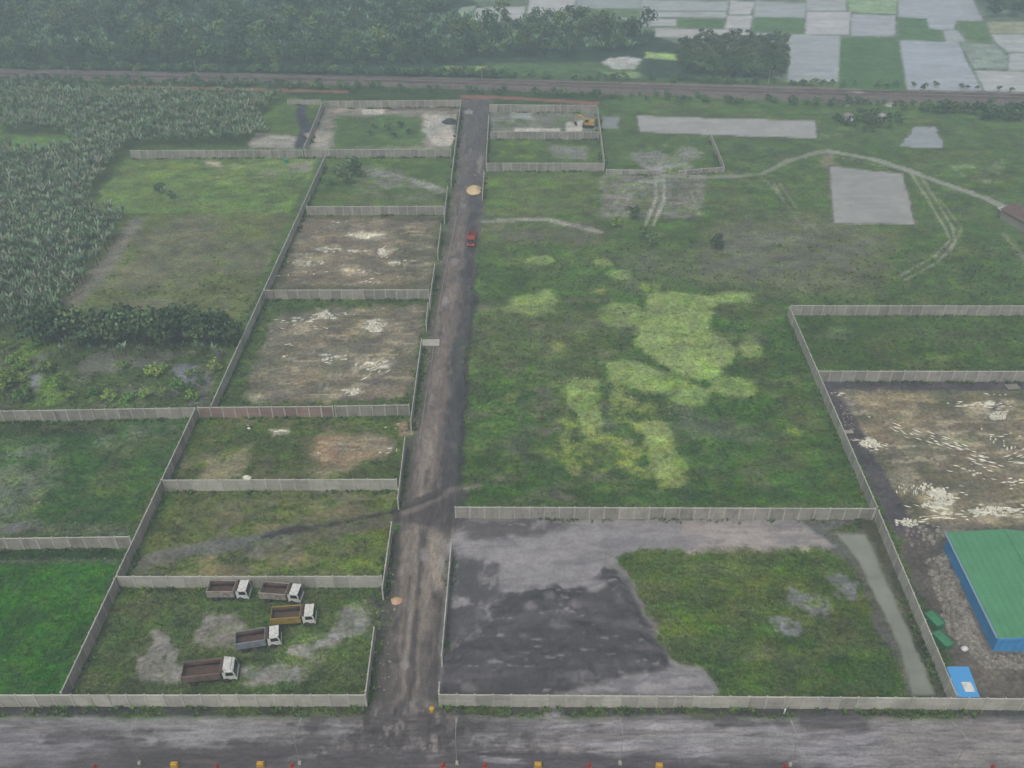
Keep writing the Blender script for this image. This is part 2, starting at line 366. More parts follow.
# NE compound
paint([(490, 108), (598, 108), (600, 131), (488, 131)], (122, 124, 112), 0.8, 1); paint([(500, 108), (590, 110), (560, 128), (500, 126)], (92, 110, 78), 1, 2, 0.8, (7, 0.55, 26))
paint([(510, 112), (532, 112), (532, 119), (510, 119)], (152, 156, 154), 0.8, 1); paint([(566, 122), (582, 121), (582, 131), (566, 131)], (206, 200, 188), 0.5, 0.5); paint([(515, 128), (560, 128), (560, 131), (515, 131)], (205, 200, 188), 0.5, 0.3)
paint([(490, 138), (600, 138), (603, 162), (487, 162)], (86, 106, 68), 0.8, 1); paint([(500, 142), (545, 142), (545, 158), (498, 160)], (116, 142, 70), 1.5, 2, 0.8, (5, 0.5, 27)); paint([(550, 144), (590, 148), (588, 160), (552, 158)], (128, 130, 128), 1.2, 2, 0.8)
# central field
paint([(482, 170), (1200, 130), (1200, 305), (790, 305), (872, 507), (455, 505), (470, 300)], (80, 102, 66), 1, 1)
paint([(470, 290), (800, 300), (872, 507), (455, 505)], (70, 98, 54), 8, 4)
paint([(482, 172), (598, 172), (602, 215), (480, 220)], (98, 110, 78), 1.5, 2, 0.9); paint([(485, 178), (560, 176), (555, 200), (490, 205)], (100, 128, 68), 2, 3, 0.8, (7, 0.5, 28))
paint([(480, 224), (600, 222), (602, 244), (478, 246)], (106, 104, 88), 2, 2, 0.75)
paint([(600, 175), (706, 172), (702, 218), (600, 218)], (124, 122, 112), 1, 1.2)
paint([(606, 215), (640, 178), (700, 176), (640, 190), (625, 216)], (148, 146, 138), 1.5, 2, 0.7, (6, 0.5, 29))
paint([(630, 152), (668, 142), (705, 152), (690, 168), (655, 172), (635, 166)], (152, 150, 146), 1.2, 3, 0.9, (8, 0.7, 30))
paint([(606, 132), (700, 132), (715, 165), (607, 165)], (84, 106, 72), 1, 1, 0.3)
paint([(720, 222), (800, 214), (900, 236), (860, 292), (730, 290), (690, 262)], (104, 106, 86), 5, 4, 0.8)
paint([(620, 250), (700, 252), (720, 280), (640, 286)], (98, 104, 92), 3, 4, 0.8, (12, 0.55, 31))
paint([(700, 200), (780, 205), (830, 230), (760, 240)], (88, 100, 72), 3, 3, 0.6)
paint([(830, 232), (960, 240), (1000, 300), (800, 300)], (86, 104, 68), 3, 3, 0.6, (10, 0.5, 32))
paint([(760, 300), (860, 505), (830, 505), (740, 310)], (82, 92, 56), 2, 3, 0.7, (8, 0.55, 33))
for p in ([(590, 400), (620, 395), (640, 420), (600, 440)], [(655, 400), (690, 395), (720, 430), (670, 440)], [(690, 418), (760, 412), (780, 470), (700, 480)], [(600, 320), (636, 326), (640, 360), (612, 360)], [(500, 430), (560, 420), (570, 460), (500, 470)], [(745, 330), (775, 325), (770, 350), (742, 352)]):
    paint(p, (98, 106, 100), 2, 3, 0.8, (8, 0.55, 34))
paint([(455, 480), (872, 482), (872, 507), (455, 505)], (64, 92, 48), 3, 3, 0.7)
paint([(520, 365), (640, 370), (600, 400), (520, 400)], (84, 100, 62), 3, 3, 0.7, (8, 0.5, 39)); paint([(475, 330), (560, 325), (570, 360), (480, 365)], (94, 102, 70), 3, 3, 0.7, (8, 0.5, 40))
vary([(482, 172), (1200, 130), (1200, 305), (790, 305), (872, 507), (455, 505), (470, 300)], 500); vary([(470, 290), (620, 300), (640, 505), (455, 505)], 510, (108, 104, 92), 0.7)
# light green weed mats
MATMASK = np.zeros(X.size, bool)
MATS = [ell(540, 260, 15, 5), [(500, 310), (516, 298), (545, 291), (555, 298), (553, 312), (535, 316)], ell(621, 315, 23, 12), [(648, 296), (672, 290), (712, 298), (710, 330), (738, 350), (730, 362), (715, 378), (690, 380), (655, 362), (634, 345), (640, 325)],
        [(600, 360), (640, 362), (690, 382), (672, 398), (640, 392), (612, 380)], ell(688, 396, 24, 10), ell(734, 387, 22, 11), ell(752, 350, 14, 9), ell(735, 297, 18, 7), ell(604, 262, 10, 4), ell(620, 274, 12, 5), [(568, 382), (595, 380), (602, 425), (586, 432), (570, 400)], [(640, 425), (668, 420), (684, 470), (680, 488), (655, 478), (645, 455)]]
for i, p in enumerate(MATS):
    paint(p, (144, 160, 112) if i not in (6, 12) else (138, 148, 106), 0.9, 1.5, 0.92)
    mi, ms = field(p, 1.3, 4); Z[mi] += sstep(-0.3, 0.9, ms)*0.22; MATMASK[mi[ms > -0.3]] = True
    paint(p, (124, 150, 88), 0.9, 1.4, 0.65, (4, 0.42, 35+i)); paint(p, (152, 166, 120), 1.2, 1.2, 0.6, (3, 0.34, 95+i)); paint(p, (100, 122, 76), 1.0, 1.6, 0.35, (2.2, 0.24, 135+i))
    if i in (5, 11, 12): paint(p, (84, 104, 64), 0.8, 1.6, 0.7, (3, 0.28, 85+i))
for p in ([(560, 380), (620, 376), (650, 420), (590, 450), (562, 420)], [(610, 390), (655, 395), (690, 480), (640, 486), (600, 440)], [(560, 420), (600, 440), (590, 475), (555, 460)], ell(512, 399, 9, 8)):
    paint(p, (128, 140, 90), 1.2, 2.6, 0.75, (3, 0.4, 50))
# tracks in the field
for pts, w, op in (([(484, 221), (545, 219), (600, 232)], 2.2, 0.7), ([(655, 170), (656, 198), (645, 226)], 0.7, 0.85), ([(664, 170), (664, 200), (653, 226)], 0.7, 0.85), ([(780, 184), (800, 214), (820, 234)], 0.45, 0.5), ([(774, 184), (794, 216), (810, 234)], 0.45, 0.5),
                   ([(910, 172), (928, 200), (945, 228), (950, 240), (935, 256), (900, 276)], 0.5, 0.7), ([(918, 172), (936, 200), (953, 228), (955, 242), (938, 262), (905, 280)], 0.5, 0.6)):
    paint(pts, (164, 160, 148), 0.35, 0.35, op, line=w)
for pts in ([(760, 176), (775, 190), (800, 222)], [(835, 156), (880, 166), (905, 178)], [(940, 200), (962, 228), (950, 252)], [(668, 172), (690, 190), (700, 215)], [(606, 215), (625, 190), (652, 176)], [(612, 220), (634, 192), (660, 176)]): paint(pts, (156, 153, 140), 0.35, 0.5, 0.45, line=0.5)
paint([(1005, 235), (1024, 258), (1060, 300)], (140, 142, 130), 0.5, 0.6, 0.6, line=2)
# far side strips
paint([(640, 84), (1200, 104), (1200, 135), (1000, 128), (820, 116), (640, 110), (604, 108), (604, 104)], (88, 112, 76), 1.5, 2)
paint([(490, 63), (640, 62), (640, 78), (490, 76)], (88, 112, 74), 2, 2); paint([(444, 66), (486, 66), (486, 70), (444, 71)], (136, 160, 96), 1, 1)
paint([(600, 62), (628, 55), (640, 60), (634, 69), (614, 69)], (184, 186, 180), 1, 2); paint([(645, 52), (676, 54), (676, 60), (645, 58)], (166, 194, 120), 1, 1.2); paint([(605, 72), (638, 72), (638, 78), (605, 78)], (140, 160, 120), 1, 2, 0.7)
# far east ponds edge dirt
paint([(828, 150), (838, 168), (820, 166)], (138, 136, 110), 1, 1.5, 0.7)
paint([(818, 128), (845, 126), (846, 138), (815, 138)], (140, 148, 130), 1, 2, 0.5, (4, 0.5, 52))
for e in ((965, 170, 12, 6), (1000, 165, 10, 6), (985, 175, 16, 8)): paint(ell(*e), (128, 140, 118), 1, 3, 0.7, (4, 0.5, 53))
# east lots
paint([(800, 314), (1200, 314), (1200, 372), (822, 370)], (72, 94, 56), 0.6, 0.6); paint([(815, 330), (850, 328), (850, 342), (818, 342)], (108, 116, 108), 1, 2, 0.8, (4, 0.6, 54)); paint([(860, 345), (1024, 350), (1024, 368), (860, 366)], (90, 108, 60), 2, 2, 0.6, (6, 0.5, 55))
paint([(822, 378), (1200, 378), (1200, 530), (945, 530), (900, 520), (840, 410)], (126, 116, 94), 0.8, 0.8)
paint([(822, 378), (1200, 378), (1200, 530), (945, 530), (900, 520), (840, 410)], (106, 104, 76), 0.8, 0.8, 0.75, (8, 0.5, 56))
paint([(836, 392), (880, 395), (950, 420), (900, 428), (870, 420)], (150, 136, 108), 1.5, 2, 0.8)
for e in ((985, 412, 22, 8), (870, 446, 20, 9), (938, 500, 22, 14), (905, 480, 16, 14), (960, 450, 30, 12), (1000, 515, 30, 8)): paint(ell(*e), (180, 170, 142), 1.5, 2, 0.7, (3, 0.55, 57))
for k_, e in enumerate(((985, 405, 16, 4), (997, 416, 12, 4), (872, 445, 14, 6), (940, 500, 14, 10), (950, 512, 16, 5), (912, 523, 10, 4), (990, 512, 22, 4))): smear(*e, 430+k_, 0.95)
paint([(822, 380), (1200, 380), (1200, 388), (826, 387)], (84, 78, 80), 0.4, 0.4)
paint([(826, 386), (848, 424), (890, 500), (905, 530)], (86, 80, 82), 0.5, 0.5, line=3.4); paint(ell(846, 412, 9, 14), (134, 126, 122), 0.8, 1, 0.8)
paint([(900, 530), (930, 525), (1200, 530), (1200, 708), (960, 708), (950, 660), (900, 555)], (96, 90, 84), 0.6, 1); paint([(900, 530), (930, 525), (1200, 530), (1200, 708), (960, 708), (950, 660), (900, 555)], (120, 112, 102), 0.6, 1, 0.7, (5, 0.4, 58))
paint([(900, 528), (945, 520), (940, 534), (905, 540)], (84, 80, 80), 1, 1.5)
paint([(938, 556), (952, 552), (985, 640), (985, 656), (1060, 658), (1060, 670), (985, 668), (960, 640)], (138, 130, 124), 1, 1.5, 0.75)
paint([(980, 668), (1200, 670), (1200, 708), (985, 708)], (102, 96, 88), 0.8, 1)
# front-right lot
paint([(448, 518), (880, 518), (955, 700), (438, 700)], (96, 94, 88), 0.5, 0.5)
paint([(600, 552), (640, 548), (760, 545), (815, 545), (850, 560), (912, 700), (700, 700), (650, 660), (612, 565)], (80, 100, 52), 0.8, 1.4)
paint([(600, 552), (640, 548), (760, 545), (815, 545), (850, 560), (912, 700), (700, 700), (650, 660), (612, 565)], (98, 106, 58), 0.8, 1.4, 0.6, (4, 0.42, 59))
paint([(690, 620), (905, 640), (910, 700), (690, 700)], (64, 94, 44), 1.5, 3, 0.75, (6, 0.6, 60))
for e in ((845, 582, 10, 11), (818, 608, 11, 7), (782, 628, 13, 6), (800, 602, 8, 3), (850, 596, 6, 5)): paint(ell(*e), (120, 122, 122), 0.5, 3.4, 0.9)
paint([(738, 655), (780, 652), (782, 660), (740, 662)], (104, 116, 100), 0.6, 1.5, 0.7); paint([(855, 640), (890, 640), (895, 690), (855, 692)], (82, 108, 76), 1, 2, 0.6)
paint([(820, 533), (868, 520), (952, 700), (930, 700), (870, 540), (826, 540)], (78, 90, 62), 0.5, 0.7)
paint([(806, 524), (835, 534), (856, 550), (850, 556), (820, 545)], (92, 92, 88), 0.6, 1)
paint([(872, 528), (950, 698)], (76, 74, 58), 0.6, 0.6, 0.9, line=3.6)
# verge under the front walls
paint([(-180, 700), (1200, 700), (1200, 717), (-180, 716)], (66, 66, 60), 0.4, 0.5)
# road verge / ditch strip by the west road walls
paint([(466, 100), (452, 190), (440, 260), (420, 400), (405, 500), (398, 520), (392, 585), (374, 700), (400, 700), (430, 500), (440, 400), (462, 210), (475, 100)], (104, 100, 88), 0.8, 1)

paint([(720, 222), (800, 212), (900, 232), (870, 292), (730, 292), (690, 262)], (108, 110, 94), 5, 5, 0.6); paint([(600, 252), (700, 252), (730, 284), (640, 290)], (106, 112, 104), 3, 4, 0.6, (8, 0.6, 72)); paint([(470, 300), (620, 310), (620, 370), (470, 380)], (98, 106, 82), 5, 5, 0.45)
for k_, p_ in enumerate(([(130, 157), (318, 158), (290, 216), (128, 215), (88, 206)], [(-180, 424), (190, 420), (130, 545), (-180, 548)], [(150, 492), (398, 490), (384, 577), (118, 577)], [(118, 585), (385, 585), (366, 700), (66, 700)], [(800, 314), (1200, 314), (1200, 372), (822, 370)], [(195, 420), (408, 418), (396, 480), (170, 482)], [(326, 155), (452, 155), (446, 206), (306, 206)], [(600, 552), (815, 545), (912, 700), (700, 700), (612, 565)], [(640, 100), (1200, 110), (1200, 135), (640, 118)])): vary(p_, 520+10*k_, op=0.5)
vary([(128, 214), (290, 214), (240, 325), (52, 318)], 625, (112, 106, 86), 0.3)
for e in ((512, 399, 7, 6), (520, 420, 3, 2), (548, 455, 4, 3), (562, 440, 5, 3), (575, 470, 5, 4), (590, 462, 6, 4), (608, 470, 5, 3), (556, 345, 3, 2), (640, 470, 5, 3), (622, 452, 7, 4), (600, 440, 5, 4), (630, 400, 7, 5), (792, 432, 6, 2.5), (600, 290, 8, 4), (652, 287, 8, 3), (570, 425, 4, 3), (636, 430, 4, 5)):
    paint(ell(*e), random.choice([(140, 150, 92), (132, 148, 84), (150, 156, 104)]), 0.8, 2.4, 0.85)
streaks([(560, 400), (640, 400), (660, 480), (570, 480)], (138, 146, 88), 2.0, 1.2, 0.36, 0.75, 801); streaks([(600, 360), (700, 380), (670, 420), (610, 400)], (140, 150, 92), 2.0, 1.2, 0.3, 0.6, 802)
paint([(130, 566), (158, 557), (200, 549), (240, 542), (290, 531)], (108, 106, 100), 0.5, 0.8, 0.8, line=1.8); paint([(262, 537), (300, 529), (345, 522), (396, 511)], (62, 54, 53), 0.35, 1.0, 0.9, line=0.9); paint([(250, 550), (300, 540), (350, 530), (396, 522)], (98, 92, 80), 0.5, 1.2, 0.5, line=1.2)
paint([(262, 545), (280, 541), (300, 548), (270, 556)], (140, 136, 118), 0.5, 1.2, 0.7, (2, 0.5, 803))
for k_, p_ in enumerate(([(278, 312), (424, 305), (410, 392), (396, 400), (252, 402), (250, 380)], [(306, 218), (436, 222), (428, 284), (282, 286)], [(822, 388), (1200, 388), (1200, 525), (945, 525), (900, 515), (850, 420)], [(318, 434), (396, 440), (392, 456), (325, 462)])): bare(p_, 640+10*k_, (0.42, 0.42, 0.55, 0.4)[k_])
paint([(822, 379), (1200, 379), (1200, 391), (828, 390)], (82, 76, 79), 0.4, 0.6); paint([(826, 386), (848, 424), (890, 500), (905, 532)], (84, 78, 80), 0.5, 0.7, line=3.6)
paint([(128, 214), (290, 214), (240, 325), (52, 318)], (110, 108, 86), 1.0, 1.5, 0.45); paint([(136, 222), (112, 258), (80, 294), (58, 314)], (130, 125, 114), 0.9, 1.0, 0.6, line=3)
for e in ((941, 496, 9, 9), (998, 416, 9, 3), (868, 443, 8, 3), (985, 404, 8, 2), (374, 327, 7, 4), (326, 314, 6, 2.5), (363, 236, 8, 2), (381, 252, 5, 2)): paint(ell(*e), (224, 220, 204), 0.5, 1.8, 0.85, (1.5, 0.62, 74))
for k_, e in enumerate(SM): streaks(ell(*e), (228, 223, 206), 1.7, 0.5, 0.36, 0.95, 700+k_, 0.05)
# ---- classes: places with a material of their own
S_ = []
i, s, kR = mark('dirt_road', 'mud', [(462, 96), (492, 96), (486, 165), (480, 230), (470, 300), (462, 380), (458, 470), (456, 505), (453, 540), (443, 660), (438, 716), (374, 716), (386, 640), (394, 560), (402, 500), (418, 420), (440, 300), (456, 205)], 1.1)
RDP = [(462, 96), (492, 96), (486, 165), (480, 230), (470, 300), (462, 380), (458, 470), (456, 505), (453, 540), (443, 660), (438, 716), (374, 716), (386, 640), (394, 560), (402, 500), (418, 420), (440, 300), (456, 205)]
paint(RDP, (98, 89, 86), 0.7, 1.2)
streaks(RDP, (76, 70, 71), 0.9, 9, 0.42, 0.6, 205); streaks(RDP, (134, 123, 114), 0.8, 10, 0.38, 0.6, 206); streaks(RDP, (82, 75, 74), 2.5, 2.5, 0.40, 0.6, 207); streaks(RDP, (120, 110, 102), 1.6, 2.0, 0.34, 0.6, 212)
paint([(468, 190), (480, 192), (466, 310), (458, 420), (456, 490), (438, 490), (444, 400), (456, 300)], (70, 65, 68), 0.7, 1.4, 0.9)
paint([(462, 195), (454, 290), (440, 390), (424, 480), (412, 600)], (114, 100, 92), 0.8, 0.8, 0.7, (4, 0.6, 61), line=4)
paint([(402, 540), (430, 525), (440, 535), (440, 580), (430, 640), (396, 640)], (132, 121, 110), 1, 1.6, 0.9)
paint([(432, 545), (448, 545), (444, 600), (432, 600)], (138, 128, 116), 0.8, 1, 0.9); paint(ell(437, 597, 6, 9), (98, 90, 84), 0.5, 0.5)
for pts, w, c, o in (([(448, 100), (468, 190), (462, 260)], 1.2, (120, 108, 104), 0.5), ([(428, 430), (420, 490), (415, 540), (404, 700)], 1.1, (136, 126, 116), 0.8), ([(437, 430), (430, 490), (424, 540), (414, 700)], 0.8, (136, 126, 116), 0.7), ([(422, 540), (410, 700)], 0.7, (84, 76, 74), 0.8), ([(414, 540), (398, 690)], 0.7, (88, 80, 78), 0.7), ([(446, 330), (434, 430)], 0.6, (122, 110, 104), 0.7)):
    paint(pts, c, 0.4, 0.35, o, line=w)
paint([(425, 440), (436, 440), (430, 470), (420, 470)], (144, 132, 120), 0.5, 0.5, 0.7); paint([(400, 512), (440, 490), (462, 482)], (78, 70, 70), 0.3, 0.4, 0.9, line=1.3)
paint([(392, 508), (420, 499), (440, 490), (452, 480), (474, 486), (462, 505), (460, 524), (440, 528), (410, 524), (388, 528)], (76, 69, 68), 0.7, 2.0, 0.92)
streaks([(450, 340), (466, 340), (462, 480), (440, 490)], (62, 58, 60), 1.0, 3, 0.45, 0.7, 231); streaks([(372, 600), (396, 560), (398, 700), (370, 712)], (74, 70, 66), 1.5, 2, 0.5, 0.7, 232); streaks([(430, 590), (448, 590), (442, 712), (426, 712)], (70, 64, 63), 1.5, 2, 0.5, 0.7, 233)
paint([(404, 512), (432, 500), (450, 490), (478, 486)], (124, 113, 106), 0.5, 0.6, 0.7, line=1.6); paint([(392, 513), (420, 503), (440, 494), (456, 478)], (60, 54, 55), 0.35, 0.5, 0.9, line=0.7)
paint([(404, 530), (424, 528), (420, 575), (398, 575)], (140, 128, 118), 0.6, 1.2, 0.85); paint([(432, 538), (448, 540), (444, 592), (428, 592)], (142, 131, 120), 0.6, 1.0, 0.9); paint([(424, 530), (418, 600), (408, 700)], (80, 72, 70), 0.4, 0.7, 0.85, line=1.1)
paint([(404, 440), (416, 432), (410, 500), (399, 505)], (86, 84, 74), 0.6, 1.0, 0.9); paint([(393, 530), (400, 530), (396, 590), (385, 600)], (70, 66, 64), 0.6, 1.0, 0.9)
paint([(459, 415), (463, 430), (460, 444)], (62, 58, 60), 0.4, 0.5, 0.9, line=1.0); paint(ell(448, 448, 6, 7), (74, 68, 70), 0.6, 1.0, 0.8)
paint([(386, 560), (398, 560), (392, 690), (372, 700)], (82, 76, 72), 0.8, 0.8, 0.8, (3, 0.6, 62)); paint([(438, 600), (446, 600), (440, 700), (430, 700)], (80, 72, 70), 0.8, 0.8, 0.8)
paint([(458, 340), (456, 470), (462, 500)], (72, 72, 66), 0.5, 0.6, 0.8, line=1.6)
paint([(468, 100), (490, 100), (484, 180), (466, 190)], (92, 84, 84), 0.8, 0.8, 0.8); paint(ell(469, 112, 4, 2), (160, 152, 148), 0.5, 0.6); paint([(478, 155), (484, 155), (482, 174), (476, 172)], (142, 132, 124), 0.5, 0.8, 0.8)
paint([(474, 215), (472, 300), (464, 380), (459, 480)], (58, 54, 56), 0.5, 1.3, 0.85, line=1.6); paint([(460, 225), (448, 310), (436, 400), (424, 480)], (128, 116, 106), 0.7, 1.2, 0.6, (5, 0.6, 804), line=3.2)
for e in ((446, 300, 3, 4), (431, 455, 3, 6), (418, 476, 2, 5), (424, 556, 4, 7), (409, 622, 3, 8), (441, 562, 4, 6), (455, 262, 3, 3), (404, 660, 3, 8), (470, 150, 3, 2), (464, 205, 2, 2), (432, 400, 2, 6)): paint(ell(*e), (148, 142, 138), 0.4, 1.2, 0.7)
# front road
mark('road', 'tar', [(-180, 716), (374, 716), (440, 716), (1200, 719), (1200, 900), (-180, 900)], 0.3)
FR = [(-180, 717), (1200, 719), (1200, 900), (-180, 900)]
paint(FR, (138, 134, 134), 0.6, 0.5)
streaks(FR, (100, 94, 96), 10, 1.6, 0.40, 0.6, 201); streaks(FR, (150, 146, 148), 8, 1.6, 0.40, 0.6, 202)
paint([(-180, 740), (480, 742), (700, 756), (830, 760), (840, 900), (-180, 900)], (76, 71, 71), 1.2, 1.5)
paint([(-180, 728), (110, 728), (120, 768), (-180, 768)], (124, 120, 124), 2, 2, 0.9)
paint([(80, 752), (170, 744), (250, 752), (250, 770), (60, 770)], (80, 74, 72), 1, 1.5, 0.85); paint([(250, 744), (480, 746), (470, 772), (250, 772)], (84, 78, 80), 1, 1.5, 0.85); paint([(470, 752), (690, 756), (700, 772), (470, 772)], (84, 78, 82), 1, 1.5, 0.85)
for (x0, x1, y) in ((60, 150, 733), (40, 120, 737), (90, 180, 747), (150, 190, 731), (180, 240, 741), (110, 200, 750), (300, 400, 728), (260, 330, 738), (470, 560, 724), (480, 640, 731), (500, 560, 738), (640, 700, 747), (720, 800, 724), (840, 880, 730), (620, 660, 716)):
    paint([(x0, y), (x1, y+random.uniform(-1, 1.5))], (92, 85, 86), 0.4, 0.6, 0.85, line=0.9)
paint([(455, 716), (512, 718), (540, 730), (460, 732)], (96, 90, 92), 1, 1.2, 0.8)
paint([(375, 704), (440, 704), (470, 732), (480, 744), (340, 744), (355, 728)], (100, 92, 90), 1, 1.5, 0.9)
for a, b in (((392, 705), (350, 738)), ((405, 705), (392, 742)), ((418, 705), (440, 742)), ((428, 705), (468, 738)), ((412, 705), (412, 745)), ((400, 705), (370, 742))): paint([a, b], random.choice([(140, 132, 128), (78, 71, 71)]), 0.4, 0.5, 0.8, line=1.1)
paint([(540, 705), (560, 705), (566, 720), (545, 722)], (150, 144, 146), 0.8, 1); paint([(560, 752), (566, 738), (578, 752)], (150, 142, 140), 0.5, 0.6)
for p in ([(520, 724), (690, 718), (700, 728), (530, 730)], [(560, 740), (700, 740), (830, 752), (690, 758), (640, 750)], [(770, 730), (1040, 722), (1040, 772), (840, 772), (800, 755)]): paint(p, (140, 135, 138), 1, 1.5, 0.85)  # pale patches: wet sheen of the road painted as colour
paint([(880, 722), (1040, 722), (1040, 772), (880, 772)], (134, 128, 124), 2, 2, 0.8)
paint([(695, 715), (765, 715), (870, 716), (870, 732), (730, 724)], (82, 76, 78), 0.6, 1.2, 0.85, (4, 0.65, 63)); paint([(970, 709), (1100, 709), (1100, 722), (975, 720)], (84, 80, 80), 0.6, 0.8, 0.8)
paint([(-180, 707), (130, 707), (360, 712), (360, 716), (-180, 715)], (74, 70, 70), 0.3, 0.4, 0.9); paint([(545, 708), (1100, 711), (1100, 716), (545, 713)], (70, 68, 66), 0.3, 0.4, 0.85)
for x0, x1 in ((150, 160), (200, 360), (445, 540), (585, 640), (690, 720), (870, 940)): paint([(x0, 708), (x1, 709)], (82, 96, 60), 0.5, 0.7, 0.8, (1.6, 0.6, 64), line=2.2)
streaks(FR, (84, 78, 80), 5, 0.45, 0.33, 0.6, 203); streaks(FR, (120, 108, 102), 10, 0.5, 0.33, 0.5, 204); streaks([(300, 716), (520, 716), (560, 760), (260, 760)], (76, 70, 70), 2, 2, 0.42, 0.7, 213); streaks([(300, 716), (520, 716), (560, 760), (260, 760)], (134, 126, 124), 1.5, 1.5, 0.35, 0.6, 214)
paint([(376, 706), (438, 706), (462, 726), (480, 746), (330, 746), (356, 726)], (84, 77, 76), 0.8, 2.0, 0.6); streaks([(376, 706), (438, 706), (470, 726), (490, 752), (320, 752), (350, 726)], (140, 132, 128), 0.9, 1.6, 0.36, 0.7, 240); streaks([(376, 706), (438, 706), (470, 726), (490, 752), (320, 752), (350, 726)], (62, 56, 56), 0.9, 1.6, 0.38, 0.7, 241); streaks([(-180, 722), (300, 722), (300, 760), (-180, 760)], (74, 69, 70), 4, 0.6, 0.30, 0.8, 242); streaks([(480, 722), (900, 722), (860, 765), (480, 765)], (160, 155, 158), 6, 0.9, 0.30, 0.8, 243); streaks([(470, 716), (860, 716), (860, 740), (470, 740)], (70, 66, 67), 5, 0.8, 0.30, 0.8, 244)
# dredged sand fill
# (outline of the fill)
SAND = [(470, 519), (800, 518), (836, 548), (815, 545), (760, 545), (640, 549), (612, 556), (640, 600), (668, 655), (705, 672), (720, 695), (440, 695), (449, 545)]
si, ss, kS = mark('sand', 'sand', SAND, 0.8)
paint(SAND, (146, 141, 142), 0.6, 0.9); streaks(SAND, (122, 116, 118), 5, 2, 0.38, 0.5, 208); streaks(SAND, (160, 154, 154), 6, 1.5, 0.38, 0.5, 209)
paint([(460, 520), (560, 519), (570, 530), (530, 536), (470, 540)], (90, 84, 86), 0.8, 1.6, 0.9, (5, 0.75, 65))
paint([(455, 560), (480, 570), (492, 600), (478, 640), (450, 650)], (96, 92, 92), 1, 2, 0.9, (4, 0.7, 66))
paint([(680, 522), (800, 522), (835, 546), (815, 548), (690, 552)], (166, 156, 150), 1, 1.4, 0.8)
DARK = [(446, 660), (478, 640), (500, 602), (530, 592), (560, 592), (590, 588), (614, 568), (632, 588), (650, 620), (668, 645), (676, 668), (620, 678), (556, 692), (550, 697), (440, 697)]
paint(DARK, (70, 65, 67), 0.5, 1.8)
streaks(SAND, (116, 111, 114), 9, 1.6, 0.40, 0.6, 230); paint(DARK, (77, 73, 75), 0.9, 1.4, 0.6)
paint([(610, 566), (622, 574), (645, 612), (664, 642), (672, 662)], (140, 134, 130), 0.6, 0.9, 0.6, line=1.1)
for e in ((530, 612, 4, 2), (548, 600, 3, 1.5), (620, 606, 5, 2), (600, 630, 4, 1.5), (470, 690, 7, 2), (577, 610, 7, 3), (560, 628, 9, 4), (525, 640, 6, 2), (592, 594, 7, 4), (640, 650, 22, 4)): paint(ell(*e), (140, 133, 134), 0.5, 1, 0.55)
for e in ((595, 588, 9, 5), ): paint(ell(*e), (150, 145, 146), 0.5, 1.2, 0.8)
Z[si] += sstep(0, 3, ss)*(0.35+0.25*N2[si])
di, dd = field(DARK, 1.2, 4)
Z[di] += sstep(-0.4, 3, dd)*(0.7+0.5*N2[di]+0.25*N3[di])
streaks(DARK, (60, 56, 58), 3, 2.0, 0.42, 0.4, 210); streaks(DARK, (84, 79, 81), 2, 1.4, 0.36, 0.35, 211); streaks(SAND, (158, 153, 154), 2.5, 0.6, 0.26, 0.6, 212); streaks([(446, 555), (500, 565), (495, 640), (445, 660)], (80, 76, 78), 1.2, 2, 0.55, 0.8, 216); streaks([(556, 680), (680, 660), (720, 696), (550, 696)], (110, 106, 110), 5, 0.8, 0.45, 0.7, 217)
# ponds
def pond(poly, col, amp=0.4, soft=0.3, name='pond'):
    paint(poly+poly[:1], (100, 100, 80), 0.5, 0.8, 0.8, line=1.6); i, s, k = mark(name, 'water', poly, amp); paint(poly, col, soft, amp); paint(poly, tuple(c*.92 for c in col), 1.0, amp, 0.6, (6, 0.45, 73)); streaks(poly, tuple(c*.9 for c in col), 12, 1.5, 0.40, 0.6, 805); m = s > -0.2; Z[i[m]] = -0.04
pond([(838, 534), (866, 534), (894, 600), (905, 620), (938, 696), (912, 696), (900, 650), (880, 605), (858, 560)], (140, 142, 130), 0.6)
pond([(831, 167), (902, 174), (905, 184), (914, 224), (834, 223)], (166, 164, 158), 0.5)
pond([(637, 116), (815, 121), (817, 138), (640, 132)], (176, 172, 168), 0.5)
pond([(915, 127), (936, 127), (943, 148), (902, 146)], (160, 166, 168), 1.2)
pond([(602, 116), (620, 117), (618, 128), (602, 128)], (136, 144, 140), 1.0)
# paths
def path(pts, col, w, op=1, name='path'):
    mark(name, 'sand', pts, 0.6, line=w); paint(pts, col, 0.5, 0.9, op, line=w)
path([(828, 151), (872, 159), (915, 173), (950, 186), (985, 198), (1006, 208)], (150, 152, 140), 1.9)
path([(640, 174), (705, 178), (762, 174), (790, 160), (822, 151)], (148, 148, 134), 1.6, 0.7)
# railway and the red earth line
RAIL = [(-180, 66), (-180, 76.5), (300, 84), (512, 91), (760, 100), (1024, 106), (1200, 110), (1200, 96), (1024, 93), (760, 86), (512, 80), (300, 75)]
ri, rs, kRw = mark('railway_bed', 'ballast', RAIL, 0.3)
paint(RAIL, (108, 98, 94), 0.8, 0.6); paint([(-180, 69), (300, 76.5), (512, 82.5), (760, 89), (1024, 96), (1200, 99)], (124, 115, 110), 0.8, 0.8, 0.9, line=4)
Z[ri] += sstep(0, 2.5, rs)*1.0
path([(120, 87), (230, 88.5), (345, 92)], (146, 100, 88), 2.0, 1, 'red_earth_path'); path([(466, 96), (530, 99), (596, 103.5)], (152, 96, 84), 2.6, 1, 'red_earth_path')
